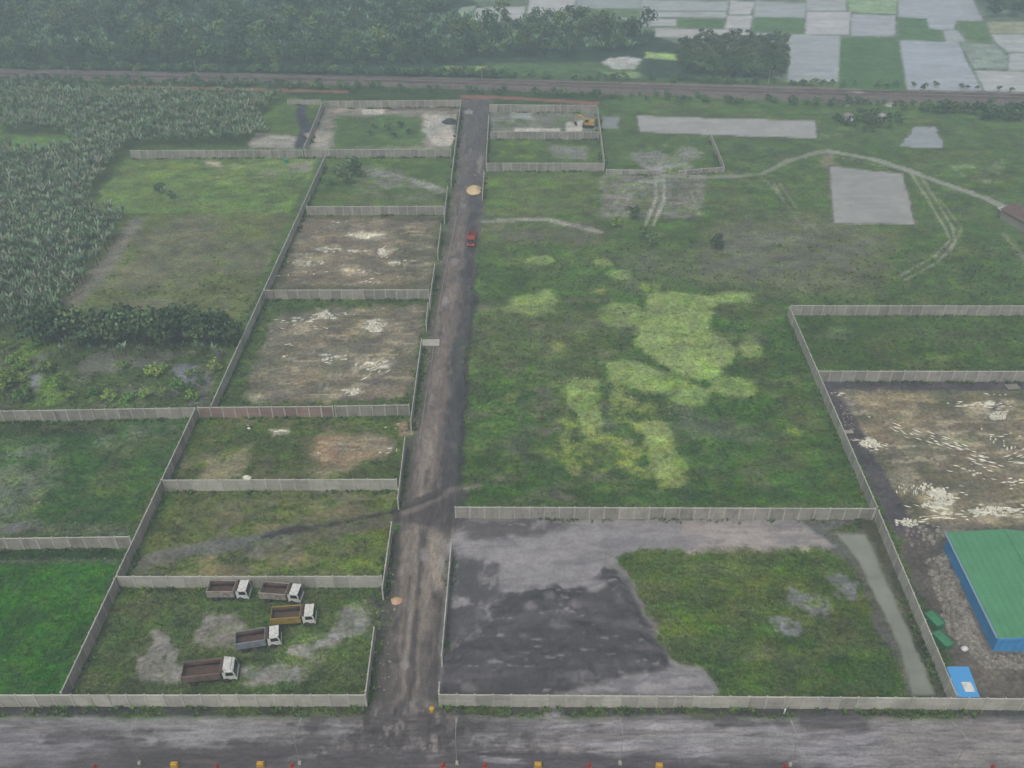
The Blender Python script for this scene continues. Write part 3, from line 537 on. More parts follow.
# paddies: (outline, colour, water?); wet ones have the sky's reflection painted in as pale colour
PAD = [([(469, 22), (477, 8), (525, 6.5), (524, 18), (509, 22)], (200, 200, 194), 1), ([(453, 18), (462, 7), (476, 6), (467, 18)], (164, 180, 158), 0), ([(526, 18), (533, -12), (576, -12), (573, 18)], (206, 203, 200), 1), ([(578, -2), (640, -2), (640, 8), (577, 8)], (166, 174, 168), 1), ([(577, 9), (640, 9), (640, 17), (577, 16)], (104, 128, 92), 0),
       ([(622, 18), (640, 18), (640, 26), (622, 26)], (196, 196, 192), 1), ([(641, 0), (728, 2), (727, 10.5), (641, 10)], (184, 188, 184), 1), ([(641, 12), (726, 12), (725, 17.5), (641, 17)], (186, 188, 186), 1), ([(641, 18.5), (676, 19), (676, 26), (641, 26)], (196, 195, 190), 1), ([(677.5, 19), (725, 19), (723, 28), (678, 27)], (90, 120, 76), 0),
       ([(731, 1), (755, 2), (750, 14.5), (729, 14.5)], (206, 202, 200), 1), ([(728, 16), (752, 16), (750, 29), (725, 28.5)], (204, 200, 197), 1), ([(654, 28.5), (750.5, 30), (750, 39), (656, 37)], (196, 192, 184), 1), ([(756, 1), (806, 3.5), (805, 17.5), (754, 16.5)], (180, 184, 182), 1), ([(755, 18.5), (804.5, 18.5), (803.5, 34), (752.5, 31)], (92, 122, 80), 0),
       ([(807, 12), (850, 12), (849, 34), (806, 34)], (206, 202, 202), 1), ([(752, 33), (840, 36), (838, 82), (788, 82), (790, 44), (752, 38.5)], (176, 182, 182), 1), ([(807, 0), (846, 0), (846, 10.5), (807, 10.5)], (186, 188, 184), 1), ([(848, -2), (897, -2), (896, 14), (849, 12)], (154, 178, 138), 0), ([(852, 14), (895, 16), (894, 36), (851, 36)], (184, 186, 192), 1),
       ([(841.5, 37.5), (897, 38.5), (906, 93), (838.5, 90)], (84, 118, 74), 0), ([(899, -2), (972, -2), (983, 20), (956, 20), (953, 30), (930, 28.5), (927, 18), (899, 17)], (184, 188, 194), 1), ([(899, 18.5), (926, 18.5), (928, 28.5), (941, 31), (942.5, 40.5), (899, 38.5)], (88, 120, 78), 0), ([(900, 40.5), (958, 42.5), (964, 57), (982, 91), (908, 91)], (180, 186, 194), 1),
       ([(944, 31), (957, 30.5), (966, 41), (946, 42)], (176, 182, 184), 1), ([(957, 21), (984, 22), (993, 42), (968, 41)], (96, 124, 80), 0), ([(961, 43.5), (995, 44), (1007, 57), (1006, 69.5), (974, 68)], (150, 164, 152), 0), ([(986.5, 22), (1040, 22), (1040, 33), (990.5, 33)], (164, 166, 138), 0),
       ([(991, 34), (1060, 34), (1060, 51.5), (1008.5, 52), (998, 44)], (194, 196, 192), 1), ([(1010, 53.5), (1060, 52.5), (1060, 69.5), (1009, 70)], (190, 192, 190), 1), ([(976, 71), (1060, 72), (1060, 92), (985, 91)], (196, 195, 192), 1), ([(1030, 2), (1190, 2), (1190, 60), (1062, 60), (1062, 20)], (180, 184, 182), 1)]
paint([(450, -20), (1200, -20), (1200, 92), (985, 92), (838, 90), (785, 82), (640, 30), (500, 24)], (110, 126, 104), 1, 0.3)
for poly, col, wet in PAD:
    i, s, k = mark('paddy_field', 'water' if wet else 'ground', poly, 0.12)
    paint(poly, col, 0.5, 0.25); 
    if wet: paint(poly, tuple(c*0.93 for c in col), 0.5, 0.2, 0.7, (9, 0.45, k)); streaks(poly, tuple(c*0.87 for c in col), 16, 2.5, 0.38, 0.6, 820+k); streaks(poly, tuple(min(235, c*1.08) for c in col), 14, 2.5, 0.36, 0.6, 880+k)
    else: streaks(poly, tuple(c*0.85 for c in col), 10, 4, 0.4, 0.5, 820+k)
    Z[i[s > -0.3]] = 0.0
for e in ((859, 95, 6, 1.6), (892, 105, 6, 1.8), (848, 106, 3, 1.5)): paint(ell(*e), (176, 172, 166), 0.6, 1, 0.8)

g_ = (cls == 0)
mo = 1+0.34*fbm(X/2.2, Y, 1.3, 301, 4)+0.28*fbm(X/1.6, Y, 5.0, 302, 4)
gr_ = 0.10*fbm(X/1.5, Y, 3.5, 303, 4)
C[g_] *= mo[g_, None]; C[g_, 0] *= 1+gr_[g_]; C[g_, 2] *= 1-0.6*gr_[g_]
green_ = g_ & (C[:, 1] > C[:, 0]*1.1) & (Y < 330)
C[green_] *= np.array([0.97, 1.01, 0.70])
# split the sheet by face class and link each piece
quad = (np.arange(NR-1)[:, None]*NC+np.arange(NC-1)[None, :]).ravel()
quads = np.stack([quad, quad+1, quad+NC+1, quad+NC], 1)[:, ::-1]
fc = cls[quads].max(1)
P3 = np.stack([X, Y, Z], 1).astype(np.float32)
CC = np.ones((X.size, 4), np.float32); CC[:, :3] = C
def np_mesh(name, V, Fq, col, mats, smooth=True):
    me = bpy.data.meshes.new(name); n, k = Fq.shape
    me.vertices.add(len(V)); me.vertices.foreach_set('co', np.ascontiguousarray(V, np.float32).ravel())
    me.loops.add(n*k); me.loops.foreach_set('vertex_index', np.ascontiguousarray(Fq, np.int32).ravel())
    me.polygons.add(n); me.polygons.foreach_set('loop_start', np.arange(0, n*k, k, dtype=np.int32))
    me.polygons.foreach_set('use_smooth', np.full(n, smooth))
    a = me.attributes.new('Col', 'FLOAT_COLOR', 'POINT'); a.data.foreach_set('color', np.ascontiguousarray(col, np.float32).ravel())
    me.materials.append(mats); me.update(calc_edges=True); return me
for k, (name, mat) in enumerate(CLS):
    q = quads[fc == k]
    if not len(q): continue
    u, inv = np.unique(q, return_inverse=True)
    tag(link(name, np_mesh(name, P3[u], inv.reshape(q.shape), CC[u], M[mat])), kind='structure')
# land beyond, out to the horizon
b = MB(); g0 = tuple(lin((74, 94, 66)))
b.add([(-1500, -1500, -0.7), (1500, -1500, -0.7), (1500, 1500, -0.7), (-1500, 1500, -0.7)], [(0, 1, 2, 3)], g0)
tag(b.build('terrain', M['ground']), kind='structure')

# lookup of soil colour and height at a place
def sample(x, y):
    d = y; th = math.atan2(H, d); py = 384+F*math.tan(th-PITCH)
    t = H/(SP+(py-384)/F*CP); px = 512+x/t*F
    j = int(np.clip(np.searchsorted(PY, py), 0, NR-1)); i = int(np.clip(round((px-PX[0])/1.7), 0, NC-1))
    return j*NC+i, px, py

# ------------------------------------------------------------------ grass tufts (stuff)
def grass():
    V, Fc, Cc = [], [], []
    n = 0
    cand = 120000
    # uniform in picture rows would favour the near ground; take more tufts where they are large enough to see
    px = rng.uniform(-60, 1084, cand); py = 240+(800-240)*rng.uniform(0, 1, cand)**0.8
    for a, c in zip(px, py):
        x, y, _ = G(a, c); i, _, _ = sample(x, y)
        col = C[i]
        if cls[i] != 0 or (MATMASK[i] and rng.random() < 0.8) or col[1] < col[0]*1.12 or col[1] < col[2]*1.25: continue
        if rng.random() > 0.75: continue
        s = rng.uniform(0.22, 0.5)*(1 if c > 420 else 1.35); br = rng.uniform(0.72, 1.3)
        th = rng.uniform(0, 6.28)
        for k in range(3):
            t = th+k*2.1+rng.uniform(-.4, .4); w = s*0.45
            ux, uy = math.cos(t), math.sin(t)
            bx, by = x+ux*0.05, y+uy*0.05
            V += [(bx-uy*w, by+ux*w, Z[i]-0.03), (bx+uy*w, by-ux*w, Z[i]-0.03), (bx+ux*s*0.75, by+uy*s*0.75, Z[i]+s*0.55)]
            Fc.append((n, n+1, n+2)); n += 3
            cc = col*br*rng.uniform(0.88, 1.12); Cc += [(*cc, 1)]*3
    for wx, wy, ux, uy, L in WALLS:
        for _ in range(int(L*5)):
            u = rng.uniform(0, L); sd = rng.choice([-1, 1]); d = 0.12+abs(rng.normal())*0.5
            if vnoise(np.array([wx+ux*u])/3, np.array([wy+uy*u])/3, 77)[0] < 0.45: continue
            if wy < 68 and sd < 0 and rng.random() < 0.65: continue
            x, y = wx+ux*u-uy*d*sd, wy+uy*u+ux*d*sd; i = sample(x, y)[0]; s = rng.uniform(0.3, 0.8); th = rng.uniform(0, 6.28)
            if cls[i] != 0: s *= 0.6
            for k in range(4):
                t = th+k*1.6; w = s*.4; vx, vy = math.cos(t), math.sin(t)
                V += [(x-vy*w, y+vx*w, Z[i]-.03), (x+vy*w, y-vx*w, Z[i]-.03), (x+vx*s*.6, y+vy*s*.6, Z[i]+s*.8)]
                Fc.append((n, n+1, n+2)); n += 3
                cc = lin((88, 112, 62))*rng.uniform(.6, 1.3)*np.array([rng.uniform(.85, 1.25), 1, 1]); Cc += [(*cc, 1)]*3
    o = link('grass', np_mesh('grass', np.array(V), np.array(Fc), np.array(Cc), M['ground'], False)); tag(o, 'short wet grass and weeds over the fenced lots', 'grass', kind='stuff')

# ------------------------------------------------------------------ walls
WALL_H = 2.5
post_me = {}
def post_mesh(h, mt):
    key = (round(h, 2), mt)
    if key not in post_me:
        m = MB(); m.box(-0.11, 0.11, -0.11, 0.11, -0.3, h+0.10); m.box(-0.13, 0.13, -0.13, 0.13, h+0.103, h+0.16, t=(0.05, 0.05))
        post_me[key] = m.mesh('post', M[mt])
    return post_me[key]
WALLS = []
def wall(a, b, label, mt='wall', h=WALL_H, bay=2.4, pm='post', group=None, name='concrete_wall'):
    p, q = G(a[0], a[1], h), G(b[0], b[1], h)
    dx, dy = q[0]-p[0], q[1]-p[1]; L = math.hypot(dx, dy); n = max(1, round(L/bay)); w = L/n
    WALLS.append((p[0], p[1], dx/L, dy/L, L)); r = empty(name, (p[0], p[1], 0), math.atan2(dy, dx)); tag(r, label, 'wall', group)
    m = MB(); nc = max(2, round(h/0.5)); ch = (h-0.10)/nc
    for i in range(n):
        bt = random.uniform(0.8, 1.14)
        for c in range(nc):
            t = bt*random.uniform(0.93, 1.06); z0 = -0.25 if c == 0 else c*ch
            wb = random.uniform(-0.006, 0.006)
            m.box(i*w+0.06, (i+1)*w-0.06, -0.045+wb, 0.045+wb, z0, (c+1)*ch-0.012, (t, t*0.995, t*0.985))
    m.build('panel_run', M[mt], r)
    cp = MB()
    for i in range(n):
        t = random.uniform(0.95, 1.15); cp.box(i*w+0.112, (i+1)*w-0.112, -0.085, 0.085, h-0.11, h+0.02+random.uniform(-0.008, 0.008), (t, t, t), t=(0.015, 0.015))
    cp.build('coping', M[pm], r)  # paler than the panels: sunlit wall top put into the coping colour
    pmsh = post_mesh(h, pm)
    for i in range(n+1): link('post', pmsh, r, (min(max(i*w, 0.12), L-0.12), 0, 0))
    return r
wall((-170, 695), (366, 695), 'long pale concrete wall along the muddy front road, left of the dirt road mouth', 'lime')
wall((438.5, 694.5), (1190, 700), 'long pale concrete wall along the muddy front road, right of the dirt road mouth', 'lime')
wall((439.5, 682), (438.7, 692), 'very short wall stub turning back from the front wall beside the black sand', 'lime')
wall((374, 627), (365.5, 692), 'short roadside wall of the truck yard between its gate gap and the front wall')
wall((391.5, 522), (382, 589), 'roadside wall of the lot with the diagonal track, just behind the truck yard')
wall((404.8, 438), (397.5, 499), 'roadside wall of the lot with the reddish bare patch')
wall((421.5, 339), (410.5, 421), 'roadside wall running south from the tan culvert slab')
wall((428, 303), (426, 322), 'short piece of roadside wall just north of the tan culvert slab', 'lime')
wall((434.8, 264), (429.5, 300), 'roadside wall at the corner of the two lots strewn with white lime')
wall((441, 224), (437.5, 252), 'roadside wall fragment level with the red truck')
wall((447.5, 186), (444.2, 215), 'roadside wall fragment level with the tan sand pile')
wall((461, 100), (451, 179), 'long roadside wall at the far end of the dirt road, west side', 'lime')
wall((287, 100), (321, 100), 'far white wall piece west of the black smear, near the railway', 'lime', 1.6)
wall((323.5, 101), (460.5, 100), 'far back wall of the northernmost west lot, below the railway')
wall((130, 150.5), (302.5, 149.8), 'long grey wall between the banana plantation and the west field')
wall((304, 149.6), (451, 149), 'cross wall between the pale sandy lot and the green lot at the far end')
wall((306, 206.5), (444, 206), 'cross wall behind the northern lot strewn with white lime')
wall((264, 290), (429, 289.6), 'cross wall between the two lots strewn with white lime')
wall((-170, 414), (195, 407.6), 'long grey wall west of the reddish wall, below the weedy plot')
wall((197, 407.4), (333, 406.2), 'reddish brown panel wall with pale posts', 'pink', pm='post')
wall((334, 406), (409.5, 404.7), 'bluish grey wall continuing the reddish wall towards the road')
wall((162, 480), (397, 479.2), 'cross wall between the reddish bare lot and the lot with the diagonal track', 'lime')
wall((116.5, 576.5), (382, 576.2), 'cross wall directly behind the parked dump trucks', 'lime')
wall((-170, 541), (130, 536.5), 'grey wall between the wet green lot and the bright green lot at the left edge')
wall((324.5, 157), (211, 405), 'long diagonal boundary wall from the far lots down to the reddish wall', 'lime')
wall((195, 408.5), (60.5, 693), 'long diagonal boundary wall from the reddish wall down to the front wall', 'warm')
wall((322.8, 101.5), (304, 146.5), 'short diagonal wall beside the black smear near the railway', 'lime')
wall((451.5, 540), (441.5, 656), 'roadside wall in front of the black sand fill', 'lime')
wall((454.5, 507), (876, 508.5), 'long cross wall between the green field and the sand fill lot')
wall((789.5, 306.5), (877.5, 507), 'upper diagonal wall between the green field and the lime strewn lot', 'lime')
wall((878.5, 510), (957, 695.5), 'lower diagonal wall beside the narrow pond', 'lime')
wall((791, 305.5), (1190, 306), 'far cross wall closing the grassy lot at the right edge')
wall((818.5, 371), (1190, 371.5), 'cross wall between the grassy lot and the lime strewn lot at right')
wall((489.5, 104.5), (596.5, 105.2), 'back wall of the walled plot holding the yellow excavator')
wall((488.8, 115), (486, 161), 'roadside wall of the walled plots by the excavator')
wall((597.5, 106), (604.5, 161.5), 'right side wall of the walled plots by the excavator', 'lime')
wall((490.5, 131.5), (599, 131.8), 'middle wall just below the yellow excavator')
wall((486.5, 163), (604.5, 163), 'front wall of the walled plots, second below the yellow excavator')
wall((484, 172), (482.3, 196), 'low roadside wall beside the tan sand pile', 'lime', 1.4)
wall((606, 169.5), (662, 170), 'low unfinished wall left of the gap used by the tyre tracks', h=1.5)
wall((679, 170.5), (724, 167), 'low unfinished wall right of the gap used by the tyre tracks', h=1.6)
wall((710.5, 133), (724.5, 166), 'pale side wall running back to the long grey pond', 'lime', 1.8)
# long concrete drain edge on the west side of the road
m = MB(); pts = [G(*p) for p in ((456.5, 217), (447, 262), (438, 312), (432, 360), (424, 410), (420, 440))]
kerb = empty('drain_kerb', pts[0]); tag(kerb, 'low pale concrete drain edge along the west side of the dirt road', 'kerb')
for a, c in zip(pts[:-1], pts[1:]):
    a, c = Vector(a)-Vector(pts[0]), Vector(c)-Vector(pts[0]); d = (c-a).normalized(); nrm = Vector((-d.y, d.x, 0))*0.11
    vs = [a-nrm, c-nrm, c+nrm, a+nrm]; vs = [(v.x, v.y, -0.2) for v in vs]+[(v.x, v.y, 0.16) for v in vs]
    t = random.uniform(0.75, 0.95)
    m.add(vs, [(3, 2, 1, 0), (4, 5, 6, 7), (0, 1, 5, 4), (1, 2, 6, 5), (2, 3, 7, 6), (3, 0, 4, 7)], (t, t, t))
m.build('kerb_run', M['stone'], kerb)

grass()

# ------------------------------------------------------------------ dump trucks
def dump_truck(L, W, side, inner, cabm, label, loc, rz, sc_=1.0, roof_deflector=False):
    """x forward, origin at ground centre"""
    r = empty('dump_truck', loc, rz); tag(r, label, 'truck', 'parked dump trucks'); r.scale = (sc_,)*3
    h = L/2; w = W/2
    c = MB(); c.box(-h+0.1, h-0.25, -0.42, 0.42, 0.62, 0.86); c.box(-h*0.1, h*0.25, -w+0.12, -0.45, 0.5, 0.85); c.box(-h*0.1, h*0.2, 0.45, w-0.12, 0.5, 0.85)
    for x in (-h*0.62, h*0.62): c.tube([(x, -w+0.2, 0.5), (x, w-0.2, 0.5)], 0.09)
    c.build('chassis', M['dark'], r)
    bx0, bx1 = -h, h-1.95
    b = MB(); z0, z1, t = 0.95, 2.15, 0.07
    b.box(bx0, bx1, -w, -w+t, z0, z1); b.box(bx0, bx1, w-t, w, z0, z1); b.box(bx1-t, bx1, -w+t+.002, w-t-.002, z0, z1+0.25)
    b.box(bx0+t, bx1-t, -w+t+.002, w-t-.002, z0, z0+0.08)
    n = 5
    for i in range(n+1):
        x = bx0+0.06+(bx1-bx0-0.12)*i/n
        for s in (-1, 1): b.box(x-0.05, x+0.05, min(s*w, s*(w+0.06)), max(s*w, s*(w+0.06)), z0+0.02, z1-0.03)
    for s in (-1, 1): b.box(bx0, bx1, min(s*(w-.1), s*(w+.05)), max(s*(w-.1), s*(w+.05)), z1+.002, z1+.07)
    bed = b.build('cargo_bed', side, r)
    g = MB(); g.box(bx0, bx0+t-.002, -w+t+.002, w-t-.002, z0+0.09, z1-0.1)
    for y in (-w*0.5, 0, w*0.5): g.box(bx0-0.05, bx0-.002, y-0.04, y+0.04, z0+0.1, z1-0.12)
    g.build('tailgate', side, bed)
    f = MB(); nx, ny = 12, 6; vs, fs = [], []
    for i in range(nx):
        for j in range(ny):
            vs.append((bx0+0.09+(bx1-bx0-0.2)*i/(nx-1), (-w+0.09)+(2*w-0.18)*j/(ny-1), z0+0.10+0.08*random.random()))
    for i in range(nx-1):
        for j in range(ny-1): a = i*ny+j; fs.append((a, a+ny, a+ny+1, a+1))
    f.add(vs, fs)
    for s_ in (-1, 1): f.box(bx0+.075, bx1-t-.005, min(s_*(w-t-.005), s_*(w-t-.03)), max(s_*(w-t-.005), s_*(w-t-.03)), z0+.1, z1-.06)
    f.box(bx1-t-.03, bx1-t-.006, -w+t+.04, w-t-.04, z0+.1, z1+.15); f.build('bed_lining', inner, bed, True)
    k = MB(); k.box(bx1+.002, bx1+0.55, -w+0.04, w-0.04, 2.28, 2.36); k.build('bed_canopy', inner if cabm is not M['red'] else M['red'], bed)
    # cab over engine
    cx0, cx1 = h-1.72, h
    cab = MB(); cab.prism([(cx0, 0.6), (cx1-0.02, 0.6), (cx1, 1.35), (cx1-0.22, 2.2), (cx1-0.38, 2.36), (cx0+0.08, 2.36), (cx0, 2.25)], -w+0.06, w-0.06)
    cb = cab.build('cab', cabm, r, bevel=0.06)
    gl = MB(); gl.add([(cx1+0.012, -w+0.18, 1.42), (cx1+0.012, w-0.18, 1.42), (cx1-0.185, w-0.26, 2.14), (cx1-0.185, -w+0.26, 2.14), (cx1-0.03, -w+0.18, 1.42), (cx1-0.03, w-0.18, 1.42), (cx1-0.225, w-0.26, 2.14), (cx1-0.225, -w+0.26, 2.14)], [(0, 1, 2, 3), (7, 6, 5, 4), (0, 4, 5, 1), (1, 5, 6, 2), (2, 6, 7, 3), (3, 7, 4, 0)])
    gl.build('windscreen', M['glass'], cb)
    for s in (-1, 1):
        y = s*(w-0.06); q = MB()
        q.add([(cx0+0.45, y+s*.012, 1.45), (cx1-0.2, y+s*.012, 1.45), (cx1-0.36, y+s*.012, 2.1), (cx0+0.45, y+s*.012, 2.1), (cx0+0.45, y-s*.02, 1.45), (cx1-0.2, y-s*.02, 1.45), (cx1-0.36, y-s*.02, 2.1), (cx0+0.45, y-s*.02, 2.1)], [(0, 1, 2, 3), (7, 6, 5, 4), (0, 4, 5, 1), (1, 5, 6, 2), (2, 6, 7, 3), (3, 7, 4, 0)])
        q.build('side_window', M['glass'], cb)
        mi = MB(); mi.tube([(cx1-0.1, s*(w-0.08), 1.9), (cx1+0.12, s*(w+0.12), 1.95)], 0.025, 6); mi.box(cx1+0.08, cx1+0.16, s*(w+0.12)-0.09, s*(w+0.12)+0.09, 1.55, 1.98); mi.build('mirror', M['dark'], cb)
        hl = MB(); hl.box(cx1-0.02, cx1+0.035, s*(w-0.38)-0.16, s*(w-0.38)+0.16, 0.82, 1.0); hl.build('headlight', M['lamp'], cb)
    bp = MB(); bp.box(cx1-0.1, cx1+0.09, -w+0.05, w-0.05, 0.48, 0.76); bp.build('bumper', cabm, r, bevel=0.03)
    gr = MB(); gr.box(cx1-0.04, cx1+0.022, -w+0.3, w-0.3, 1.04, 1.28); gr.build('grille', M['dark'], cb)
    if roof_deflector:
        d = MB(); d.prism([(cx0+0.15, 2.37), (cx1-0.5, 2.37), (cx1-0.6, 2.55), (cx0+0.2, 2.85)], -w+0.2, w-0.2); d.build('roof_fairing', M['white'], cb, bevel=0.04)
    else:
        d = MB(); d.box(cx1-0.34, cx1-0.1, -w+0.15, w-0.15, 2.37, 2.45); d.build('sun_visor', cabm, cb)
    wheel = MB(); wheel.tube([(0, -0.13, 0), (0, 0.13, 0)], 0.46, 18); wm = wheel.mesh('wheel', M['tyre'])
    rim = MB(); rim.tube([(0, -0.14, 0), (0, 0.14, 0)], [0.25, 0.25], 12); rm = rim.mesh('rim', M['rust'])
    for x, ys in ((h*0.62, (-w+0.16, w-0.16)), (-h*0.62, (-w+0.16, -w+0.46, w-0.46, w-0.16))):
        for y in ys:
            o = link('wheel', wm, r, (x, y, 0.46)); link('rim', rm, o)
    return r
def along(rear, front, y_near=0):
    a, b = G(*rear), G(*front); return ((a[0]+b[0])/2, (a[1]+b[1])/2, 0.02), math.atan2(b[1]-a[1], b[0]-a[0])
tan_s = mat_paint('tan_steel', (160, 150, 140), 0.7, 0.2, (100, 84, 76), 1.2); yel_s = mat_paint('ochre_steel', (160, 138, 56), 0.6, 0.15, (120, 92, 55), 1.1); blue_s = mat_paint('faded_blue_steel', (132, 138, 146), 0.65, 0.15, (100, 86, 80), 1.3); brown_s = mat_paint('brown_steel', (122, 102, 92), 0.75, 0.2, (84, 68, 62), 1.2)
for rear, front, L, W, s, lab, rf in (((211, 596), (250.5, 596), 6.0, 2.2, tan_s, 'white cab dump truck with a grey tan bed, leftmost of the pair against the wall', False), ((263, 597), (302.5, 600), 6.0, 2.2, tan_s, 'white cab dump truck with a reddish front board, right of the pair against the wall', False),
                             ((274, 623), (315.5, 620), 6.2, 2.25, yel_s, 'white cab dump truck with a yellow sided bed', False), ((239.5, 648), (280, 641.5), 6.1, 2.2, blue_s, 'dump truck with a faded blue grey bed between the yellow and large brown ones', False),
                             ((186.5, 679.5), (237.5, 674.5), 7.1, 2.5, brown_s, 'largest dump truck, brown bed and tall white roof fairing, nearest the front wall', True)):
    loc, rz = along(rear, front); dump_truck(L, W, s, M['lining'], M['white'], lab, loc, rz, 1.0, rf)
dump_truck(5.2, 2.1, mat_paint('red_brown_bed', (150, 70, 60), 0.7, 0.2, (110, 66, 58)), M['rust'], M['red'], 'small red truck driving on the far part of the dirt road', (*G(472, 243)[:2], 0.05), R(-95))

# ------------------------------------------------------------------ excavator
def excavator(loc, rz):
    r = empty('excavator', loc, rz); tag(r, 'yellow excavator standing in the walled plot by the pale pad', 'excavator')
    for s in (-1, 1):
        t = MB(); t.prism([(-1.7, 0.3), (-1.4, 0), (1.4, 0), (1.7, 0.3), (1.7, 0.55), (1.4, 0.8), (-1.4, 0.8), (-1.7, 0.55)], s*1.1-0.28, s*1.1+0.28); t.build('track', M['tyre'], r)
    u = MB(); u.box(-0.8, 0.8, -0.8, 0.8, 0.5, 0.95); u.build('undercarriage', M['dark'], r)
    b = MB(); b.box(-1.9, 1.1, -1.3, 1.3, 0.98, 1.5); b.box(-1.95, -0.6, -1.3, 1.3, 1.502, 2.2, t=(0.12, 0.1)); b.build('upper_body', M['yellow'], r, bevel=0.06)
    c = MB(); c.prism([(-0.3, 1.502), (1.15, 1.502), (1.2, 2.1), (0.9, 2.95), (-0.3, 2.95)], 0.35, 1.28); cb = c.build('cab', M['yellow'], r, bevel=0.05)
    
    for y in (1.27, 0.33): g = MB(); g.prism([(-0.1, 1.9), (1.1, 1.9), (1.13, 2.1), (0.86, 2.8), (-0.1, 2.8)], y, y+.03); g.build('cab_window', M['glass'], cb)
    a = MB(); a.tube([(0.9, -0.2, 1.5), (2.2, -0.2, 3.4), (4.0, -0.2, 3.7)], [0.3, 0.34, 0.2], 6); a.build('boom', M['yellow'], r)
    s = MB(); s.tube([(3.8, -0.2, 3.9), (4.3, -0.2, 1.5)], [0.2, 0.15], 6); s.build('stick', M['yellow'], r)
    k = MB(); k.prism([(4.1, 1.5), (4.6, 1.3), (4.4, 0.6), (3.8, 0.35), (3.6, 0.8)], -0.7, 0.3); k.build('bucket', M['dark'], r)
excavator((*G(588, 127)[:2], 0.05), R(172))

# ------------------------------------------------------------------ warehouse, huts
def warehouse():
    HT = 3.3
    a = Vector(G(946, 532, HT)); c = Vector(G(998.5, 638.5, HT))       # left eave, far and near end
    d = (c-a); L = d.length; rz = math.atan2(d.y, d.x)                   # local x runs towards the camera along the eave, local y to the right
    r = empty('warehouse', (a.x, a.y, 0), rz); tag(r, 'blue walled warehouse with a big green metal roof at the right edge', 'warehouse')
    Wd = 17.5; rise = 0.9
    n = MB(); n.box(0.35, L-0.45, 0.4, 0.5, -0.2, HT-0.15); n.box(0.35, L-0.45, Wd-0.5, Wd-0.4, -0.2, HT-0.15)
    for x0 in (0.35, L-0.55):
        vs = [(x0, 0.503, -0.2), (x0, Wd-0.503, -0.2), (x0, Wd-0.503, HT-0.15), (x0, Wd/2, HT+rise-0.15), (x0, 0.503, HT-0.15)]
        vs += [(x+0.1, y, z) for x, y, z in vs]
        n.add(vs, [(4, 3, 2, 1, 0), (5, 6, 7, 8, 9)]+[(i, (i+1) % 5, (i+1) % 5+5, i+5) for i in range(5)])
    n.build('cladding', M['bluewall'], r)
    f = MB()
    NX = 26
    for s0, s1, z0, z1 in ((0, Wd/2-.01, HT, HT+rise), (Wd/2+.01, Wd, HT+rise, HT)):
        vs = [(0, s0, z0), (L, s0, z0), (L, s1, z1), (0, s1, z1)]; vs = vs+[(x, y, z-0.06) for x, y, z in vs]
        f.add(vs, [(0, 1, 2, 3), (7, 6, 5, 4), (0, 4, 5, 1), (1, 5, 6, 2), (2, 6, 7, 3), (3, 7, 4, 0)])
    rf = f.build('roof', M['greenroof'], r)
    e = MB(); e.tube([(0.05, Wd/2, HT+rise+0.03), (L-0.05, Wd/2, HT+rise+0.03)], 0.12, 6); e.build('ridge_cap', M['greenroof'], rf)
    fa = MB(); fa.box(0.02, L-0.02, -0.06, -0.003, HT-0.5, HT+0.03); fa.build('eave_fascia', M['bluewall'], r)
    fb = MB()
    for s in (0, 1):
        y0, y1 = (0.0, Wd/2-0.004) if s == 0 else (Wd/2+0.004, Wd); z0, z1 = (HT, HT+rise) if s == 0 else (HT+rise, HT)
        vs = [(L+.003, y0, z0-0.5), (L+.003, y1, z1-0.5), (L+.003, y1, z1+0.03), (L+.003, y0, z0+0.03)]; vs += [(x+0.05, y, z) for x, y, z in vs]
        fb.add(vs, [(3, 2, 1, 0), (4, 5, 6, 7), (0, 1, 5, 4), (1, 2, 6, 5), (2, 3, 7, 6), (3, 0, 4, 7)])
    fb.build('gable_fascia', M['skyblue'], r)
    gt = MB(); gt.tube([(0.1, -0.16, HT-0.05), (L-0.1, -0.16, HT-0.05)], 0.08, 6); gt.build('gutter', M['galv'], r)
warehouse()
def canopy():
    z = 2.6; P = [Vector(G(x, y, z)) for x, y in ((946.5, 666.5), (968.5, 666.5), (980, 697), (958.5, 697))]
    o = P[0]; r = empty('shed', (o.x, o.y, 0)); tag(r, 'small shed with a bright blue roof in the wall corner', 'shed')
    m = MB(); q = [p-Vector((o.x, o.y, 0)) for p in P]
    m.add([(p.x, p.y, p.z) for p in q]+[(p.x, p.y, p.z-0.07) for p in q], [(3, 2, 1, 0), (4, 5, 6, 7), (0, 1, 5, 4), (1, 2, 6, 5), (2, 3, 7, 6), (3, 0, 4, 7)])
    rf = m.build('roof', M['skyblue'], r)
    w = MB(); ce = sum(q, Vector())/4; w.box(ce.x-0.35, ce.x+0.95, ce.y-1.6, ce.y-0.1, z+.003, z+0.05); w.build('roof_patch', M['white'], rf)
    for p in q:
        pp = p*0.92+ce*0.08; t = MB(); t.box(pp.x-.06, pp.x+.06, pp.y-.06, pp.y+.06, 0, z-.08); t.build('post', M['galv'], r)
    b = MB(); b.add([(p.x*.9+ce.x*.1, p.y*.9+ce.y*.1, 0) for p in q]+[(p.x*.9+ce.x*.1, p.y*.9+ce.y*.1, 1.9) for p in q], [(3, 2, 1, 0), (4, 5, 6, 7), (0, 1, 5, 4), (1, 2, 6, 5), (2, 3, 7, 6), (3, 0, 4, 7)])
    b.build('wall', M['bluewall'], r)
canopy()
